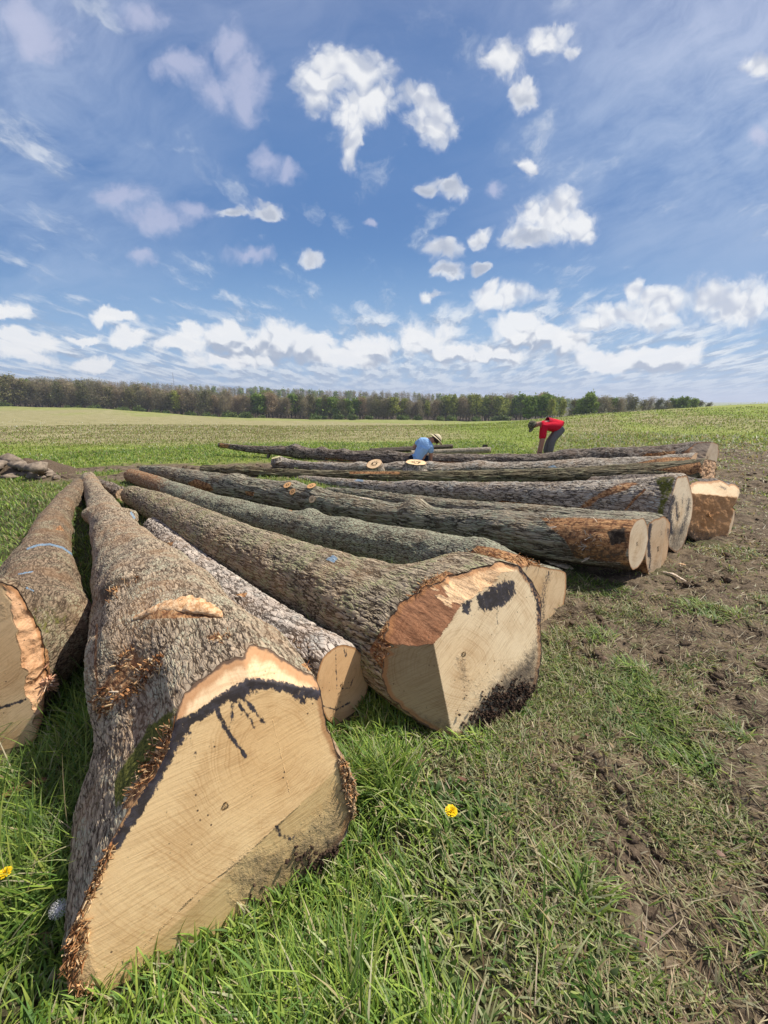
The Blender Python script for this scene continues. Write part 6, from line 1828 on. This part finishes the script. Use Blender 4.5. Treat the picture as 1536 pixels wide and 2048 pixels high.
def grow(rng, H, spread, nb, low=0.3, thick=0.018):
    """list of (p0, p1, r0, r1) and the twig ends"""
    segs, ends = [], []
    p = np.zeros(3); n = 7
    pts = [p.copy()]
    for i in range(n):
        p = p + np.array([rng.normal() * 0.012 * H, rng.normal() * 0.012 * H, H * 0.92 / n]); pts.append(p.copy())
    R0 = thick * H
    for i in range(n):
        segs.append((pts[i], pts[i + 1], R0 * (1 - i / n * 0.85), R0 * (1 - (i + 1) / n * 0.85)))
    for b in range(nb):
        f = low + (0.97 - low) * (b + rng.random()) / nb
        k = min(n - 1, int(f * n)); q = pts[k] + (pts[k + 1] - pts[k]) * (f * n - k)
        a = b * 2.4 + rng.normal() * 0.5
        ln = spread * H * (1.05 - 0.65 * (f - low) / (1 - low)) * rng.uniform(0.7, 1.15)
        el = rng.uniform(0.45, 0.95)
        d = np.array([math.cos(a) * math.cos(el), math.sin(a) * math.cos(el), math.sin(el)])
        m1 = q + d * ln * 0.5; d2 = d + np.array([0, 0, 0.35]) + rng.normal(size=3) * 0.15; d2 /= np.linalg.norm(d2)
        e1 = m1 + d2 * ln * 0.5; r = R0 * (1 - f) * 0.5 + 0.03
        segs += [(q, m1, r, r * 0.6), (m1, e1, r * 0.6, r * 0.2)]
        ends += [m1 * 0.5 + e1 * 0.5, e1]
        for c in range(4):
            s0 = q + (m1 - q) * rng.uniform(0.4, 1) if c < 2 else m1 + (e1 - m1) * rng.uniform(0.1, 0.8)
            dd = d + rng.normal(size=3) * 0.6 + np.array([0, 0, 0.25]); dd /= np.linalg.norm(dd)
            e2 = s0 + dd * ln * rng.uniform(0.25, 0.5)
            segs.append((s0, e2, r * 0.4, r * 0.12)); ends.append(e2)
    ends.append(pts[-1])
    return segs, np.array(ends)

def tubes(segs, M=4):
    V, Q = [], []
    for (a, b, ra, rb) in segs:
        d = b - a; d = d / (np.linalg.norm(d) + 1e-9)
        u = np.cross(d, [0.3, 0.9, 0.2]); u /= np.linalg.norm(u); w = np.cross(d, u)
        i0 = len(V)
        for c, r in ((a, ra), (b, rb)):
            for k in range(M):
                an = 2 * math.pi * k / M
                V.append(c + r * (u * math.cos(an) + w * math.sin(an)))
        for k in range(M): Q.append((i0 + k, i0 + (k + 1) % M, i0 + M + (k + 1) % M, i0 + M + k))
    return np.array(V), np.array(Q)

def crown(rng, ends, n, size, cols, spread, thin=1.0):
    c = ends[rng.integers(len(ends), size=n)] + rng.normal(size=(n, 3)) * spread
    a = rng.normal(size=(n, 3)); a /= np.linalg.norm(a, axis=1)[:, None]
    b = np.cross(a, rng.normal(size=(n, 3))); b /= np.linalg.norm(b, axis=1)[:, None]
    s = (size * rng.uniform(0.5, 1.4, n))[:, None]
    V = np.stack([c - a * s - b * s * 0.4 * thin, c + b * s * 0.8 * thin, c + a * s, c - b * s * 0.7 * thin + a * s * 0.2], 1).reshape(-1, 3)
    Q = (np.arange(n) * 4)[:, None] + np.arange(4)
    col = np.array(cols)[rng.integers(len(cols), size=n)] * rng.uniform(0.75, 1.25, (n, 1))
    clump = fbm(c[:, 0] * 0.5, c[:, 1] * 0.5, c[:, 2] * 0.5, 2)
    col = col * (1 + 0.4 * clump)[:, None]
    C = np.ones((n, 4, 4)); C[:, :, :3] = col[:, None, :]
    return V, Q, np.clip(C.reshape(-1, 4), 0, 1)

BARE = [(0.34, 0.285, 0.19), (0.27, 0.23, 0.165), (0.39, 0.33, 0.21), (0.30, 0.29, 0.16)]
BUD = [(0.22, 0.235, 0.085), (0.26, 0.25, 0.115), (0.18, 0.185, 0.085), (0.25, 0.21, 0.14)]
GREEN = [(0.20, 0.30, 0.05), (0.25, 0.36, 0.06), (0.13, 0.19, 0.045), (0.25, 0.32, 0.08)]
YELL = [(0.38, 0.41, 0.09), (0.32, 0.37, 0.08), (0.42, 0.43, 0.13), (0.25, 0.29, 0.08)]
KINDS = [
    ('bare_tree', 'bare grey brown tree with fine twigs in the woodland edge', BARE, 15, 0.30, 26, 0.06, 3600, 0.42, 0.22),
    ('budding_tree', 'tree just coming into dull olive leaf in the woodland edge', BUD, 15, 0.30, 26, 0.08, 3000, 0.34, 0.6),
    ('leafy_tree', 'round tree in fresh mid green leaf at the woodland edge', GREEN, 12, 0.30, 20, 0.18, 2300, 0.38, 1.0),
    ('yellow_tree', 'slender tree in pale yellow green young leaf at the woodland edge', YELL, 14, 0.20, 22, 0.25, 1300, 0.34, 0.9),
    ('tall_bare_tree', 'tall bare tree with brownish buds in the woodland edge', [(0.36, 0.275, 0.18), (0.29, 0.225, 0.15), (0.38, 0.31, 0.20)], 16.5, 0.26, 26, 0.10, 3400, 0.42, 0.25),
]
TREE = {}
RAW = {}
for ki, (nm, lab, cols, H, sp, nb, low, nl, ls, thin) in enumerate(KINDS):
    for v in range(2):
        rng = np.random.default_rng(40 + ki * 5 + v)
        segs, ends = grow(rng, H, sp, nb, low)
        tv, tq = tubes(segs)
        lv, lq, lcol = crown(rng, ends, nl, ls, cols, 0.85 if nl > 2500 else 0.55, thin)
        r = bpy.data.objects.new(nm, None); COL.objects.link(r)
        tag(r, lab, 'tree', nm.replace('_', ' ') + 's of the far wood')
        tr = bpy.data.objects.new('trunk', make_mesh('trunk', tv, quads=tq, mats=(M_TRUNK,))); COL.objects.link(tr); tr.parent = r
        cr = bpy.data.objects.new('crown', make_mesh('crown', lv, quads=lq, mats=(M_LEAF,), smooth=False, attrs={'col': ('FLOAT_COLOR', lcol)})); COL.objects.link(cr); cr.parent = r
        TREE[(ki, v)] = (r, tr, cr, H)
        RAW[(ki, v)] = (tv, tq, lv, lq, lcol, H)
used = set()
def plant(ki, v, X, Y, h, rot, zoff=0.0):
    r, tr, cr, H = TREE[(ki, v)]
    if (ki, v) in used:
        r2 = r.copy(); COL.objects.link(r2)
        for c in (tr, cr):
            c2 = c.copy(); COL.objects.link(c2); c2.parent = r2
        r = r2
    used.add((ki, v))
    z = float(terrain_macro(np.array([X]), np.array([Y]))[0])
    r.location = (X, Y, z - 0.2 + zoff); s = h / H
    r.rotation_euler = (0, 0, rot)
    wx = rngT.uniform(1.0, 1.5) if 'rngT' in globals() else 1.0
    r.scale = (s * wx, s * wx, s)
    return r
def kind_at(px, rng):
    p = rng.random()
    if px < 340: w = (0.44, 0.26, 0.02, 0.0, 0.28)
    elif px < 470: w = (0.38, 0.24, 0.06, 0.06, 0.26)
    elif px < 720: w = (0.22, 0.18, 0.38, 0.04, 0.18)
    elif px < 890: w = (0.34, 0.24, 0.08, 0.08, 0.26)
    elif px < 1060: w = (0.14, 0.10, 0.06, 0.62, 0.08)
    else: w = (0.2, 0.2, 0.45, 0.1, 0.05)
    return int(np.searchsorted(np.cumsum(w), p * sum(w)))
HT = lambda px: np.interp(px, [-80, 0, 150, 300, 500, 700, 850, 960, 1060, 1150], [14.8, 14.8, 13.4, 12.5, 12.4, 11.3, 10.6, 13.0, 12.3, 12])
rngT = np.random.default_rng(123)
for row, (Yr, n) in enumerate(((206, 92), (216, 92))):
    for k in range(n):
        px = -70 + 1180 * (k + rngT.uniform(-0.35, 0.35) + 0.5 * row) / n
        Y = Yr + rngT.uniform(-4, 4)
        X = (px - 768) / 829 * Y
        kd = kind_at(px, rngT)
        plant(kd, int(rngT.integers(2)), X, Y, HT(px) * rngT.uniform(0.80, 1.08), rngT.uniform(0, 6.28))
# scattered trees showing over the hill on the right
for (px, top, kd, Y) in ((1062, 796, 2, 150), (1085, 791, 2, 152), (1108, 797, 3, 148), (1128, 799, 3, 150), (1150, 801, 1, 155), (1165, 797, 2, 150), (1182, 789, 2, 148), (1198, 797, 1, 156), (1212, 794, 0, 150),
                         (1228, 797, 2, 152), (1243, 798, 0, 150), (1258, 792, 0, 154), (1270, 796, 1, 150), (1290, 801, 1, 160), (1302, 797, 0, 155), (1318, 799, 1, 152), (1335, 802, 1, 150), (1350, 799, 2, 156), (1368, 795, 2, 150), (1385, 798, 2, 152), (1400, 803, 1, 158), (1418, 806, 1, 160)):
    X = (px - 768) / 829 * Y
    zb = float(terrain_macro(np.array([X]), np.array([Y]))[0])
    ztop = CAM_H - (top - 805) * Y / 829
    plant(kd, int(rngT.integers(2)), X, Y, max(4.0, (ztop - zb) * 1.02 + 1.5), rngT.uniform(0, 6.28), -1.5 + 0.2)

# the depth of the wood behind its edge, one mass
def mass(name, label, rows, hfun, seed, thin_to=700, px0=-110, px1=1130):
    rng = np.random.default_rng(seed)
    TV, TQ, LV, LQ, LC = [], [], [], [], []
    nt = nl = 0
    for (Yr, n) in rows:
        for k in range(n):
            px = px0 + (px1 - px0) * (k + rng.uniform(-.4, .4)) / n
            Y = Yr + rng.uniform(-5, 5); X = (px - 768) / 829 * Y
            kd = kind_at(px, rng)
            if rng.random() < 0.35: kd = int(rng.choice([0, 1, 4]))
            tv, tq, lv, lq, lcol, H = RAW[(kd, int(rng.integers(2)))]
            s = hfun(px) * rng.uniform(0.85, 1.08) / H
            a = rng.uniform(0, 6.28); Rm = np.array([[math.cos(a), -math.sin(a), 0], [math.sin(a), math.cos(a), 0], [0, 0, 1]])
            z = float(terrain_macro(np.array([X]), np.array([Y]))[0]) - 0.3
            off = np.array([X, Y, z])
            m = min(thin_to, len(lq)); sel = rng.permutation(len(lq))[:m]
            lvv = lv.reshape(-1, 4, 3)[sel].reshape(-1, 3); cc = lcol.reshape(-1, 4, 4)[sel].reshape(-1, 4)
            cen = lvv.reshape(-1, 4, 3).mean(1, keepdims=True); lvv = (cen + (lvv.reshape(-1, 4, 3) - cen) * 1.5).reshape(-1, 3)
            LV.append(lvv @ Rm.T * s + off); LQ.append(np.arange(m * 4).reshape(-1, 4) + nl); LC.append(cc); nl += m * 4
            q = tq[:7 * 4]; TV.append(tv[:7 * 8] @ Rm.T * s + off); TQ.append(q + nt); nt += 7 * 8
    me = make_mesh(name, np.concatenate([np.concatenate(LV), np.concatenate(TV)]), quads=np.concatenate([np.concatenate(LQ), np.concatenate(TQ) + nl]), mats=(M_LEAF,), smooth=False,
                   attrs={'col': ('FLOAT_COLOR', np.concatenate([np.concatenate(LC), np.tile((0.09, 0.075, 0.06, 1.0), (nt, 1))]))})
    tag(link(name, me), label, kind='stuff')
mass('woodland', 'deep spring woodland massed behind the first rows of trees', ((228, 90), (240, 90), (254, 90), (270, 88)), lambda px: HT(px) * 0.92, 5, 900)
mass('distant_wood', 'dark wooded ridge rising far behind the near woodland', ((560, 150), (600, 150), (640, 150), (680, 150)), lambda px: 17.0, 6, 320, -120, 1260)

# shrubs along the foot of the wood
def shrub_proto():
    rng = np.random.default_rng(8)
    segs = []; ends = []
    for k in range(14):
        a = rng.uniform(0, 6.28); e = rng.uniform(0.5, 1.3); L_ = rng.uniform(1.0, 2.0)
        d = np.array([math.cos(a) * math.cos(e), math.sin(a) * math.cos(e), math.sin(e)])
        segs.append((np.zeros(3), d * L_, 0.05, 0.015)); ends += [d * L_, d * L_ * .6, d * L_ * .8]
    tv, tq = tubes(segs); lv, lq, lc_ = crown(rng, np.array(ends), 700, 0.2, [(0.13, 0.19, 0.045), (0.10, 0.15, 0.04), (0.16, 0.20, 0.06)], 0.3)
    r = bpy.data.objects.new('shrub', None); COL.objects.link(r)
    tag(r, 'low green shrub at the foot of the far wood', 'shrub', 'shrubs along the edge of the wood')
    t_ = bpy.data.objects.new('stems', make_mesh('stems', tv, quads=tq, mats=(M_TRUNK,))); COL.objects.link(t_); t_.parent = r
    c_ = bpy.data.objects.new('foliage', make_mesh('foliage', lv, quads=lq, mats=(M_LEAF,), smooth=False, attrs={'col': ('FLOAT_COLOR', lc_)})); COL.objects.link(c_); c_.parent = r
    return r, t_, c_
SH = shrub_proto()
first = True
for k in range(44):
    px = rngT.uniform(0, 1040) if k > 8 else rngT.uniform(380, 640)
    Y = rngT.uniform(185, 199); X = (px - 768) / 829 * Y
    r = SH[0]
    if not first:
        r = SH[0].copy(); COL.objects.link(r)
        for c in SH[1:]:
            c2 = c.copy(); COL.objects.link(c2); c2.parent = r
    first = False
    s = rngT.uniform(0.7, 1.6)
    r.location = (X, Y, float(terrain_macro(np.array([X]), np.array([Y]))[0]) - 0.1); r.scale = (s * 1.3, s * 1.3, s); r.rotation_euler = (0, 0, rngT.uniform(0, 6.28))

# the faint air that pales the far wood
def haze():
    m = bpy.data.materials.new('haze'); m.use_nodes = True
    nt = m.node_tree; nt.nodes.clear()
    out = nt.nodes.new('ShaderNodeOutputMaterial'); v = nt.nodes.new('ShaderNodeVolumePrincipled')
    v.inputs['Color'].default_value = (0.78, 0.86, 1.0, 1); v.inputs['Density'].default_value = 0.00032; v.inputs['Anisotropy'].default_value = 0.2
    nt.links.new(v.outputs[0], out.inputs['Volume'])
    x, y0, y1, z0, z1 = 4600, -90, 6100, -60, 75
    V = [(-x, y0, z0), (x, y0, z0), (x, y1, z0), (-x, y1, z0), (-x, y0, z1), (x, y0, z1), (x, y1, z1), (-x, y1, z1)]
    Q = [(0, 3, 2, 1), (4, 5, 6, 7), (0, 1, 5, 4), (1, 2, 6, 5), (2, 3, 7, 6), (3, 0, 4, 7)]
    tag(link('haze', make_mesh('haze', V, quads=np.array(Q), mats=(m,), smooth=False)), kind='stuff')
haze()

# radio mast on the ridge
def mast():
    Y = 720.0; X = (353 - 768) / 829 * Y
    z = float(terrain_macro(np.array([X]), np.array([Y]))[0])
    top = CAM_H - (748 - 805) * Y / 829
    segs = []
    H = top - z
    cs = [np.array([0.9 * math.cos(a), 0.9 * math.sin(a), 0]) for a in (0.3, 2.4, 4.5)]
    o = np.array([X, Y, z])
    for c in cs: segs.append((o + c, o + c * 0.35 + np.array([0, 0, H]), 0.16, 0.12))
    n = 22
    for k in range(n):
        for q in range(3):
            a = cs[q] * (1 - 0.65 * k / n) + np.array([0, 0, H * k / n]); b = cs[(q + 1) % 3] * (1 - 0.65 * (k + 1) / n) + np.array([0, 0, H * (k + 1) / n])
            segs.append((o + a, o + b, 0.07, 0.07))
    V, Q = tubes(segs)
    tag(link('radio_mast', make_mesh('radio_mast', V, quads=Q, mats=(flat_mat('mast_steel', (0.22, 0.23, 0.25), 0.5, 0.4),), smooth=False)), 'thin lattice radio mast rising above the far wooded ridge', 'mast')
mast()
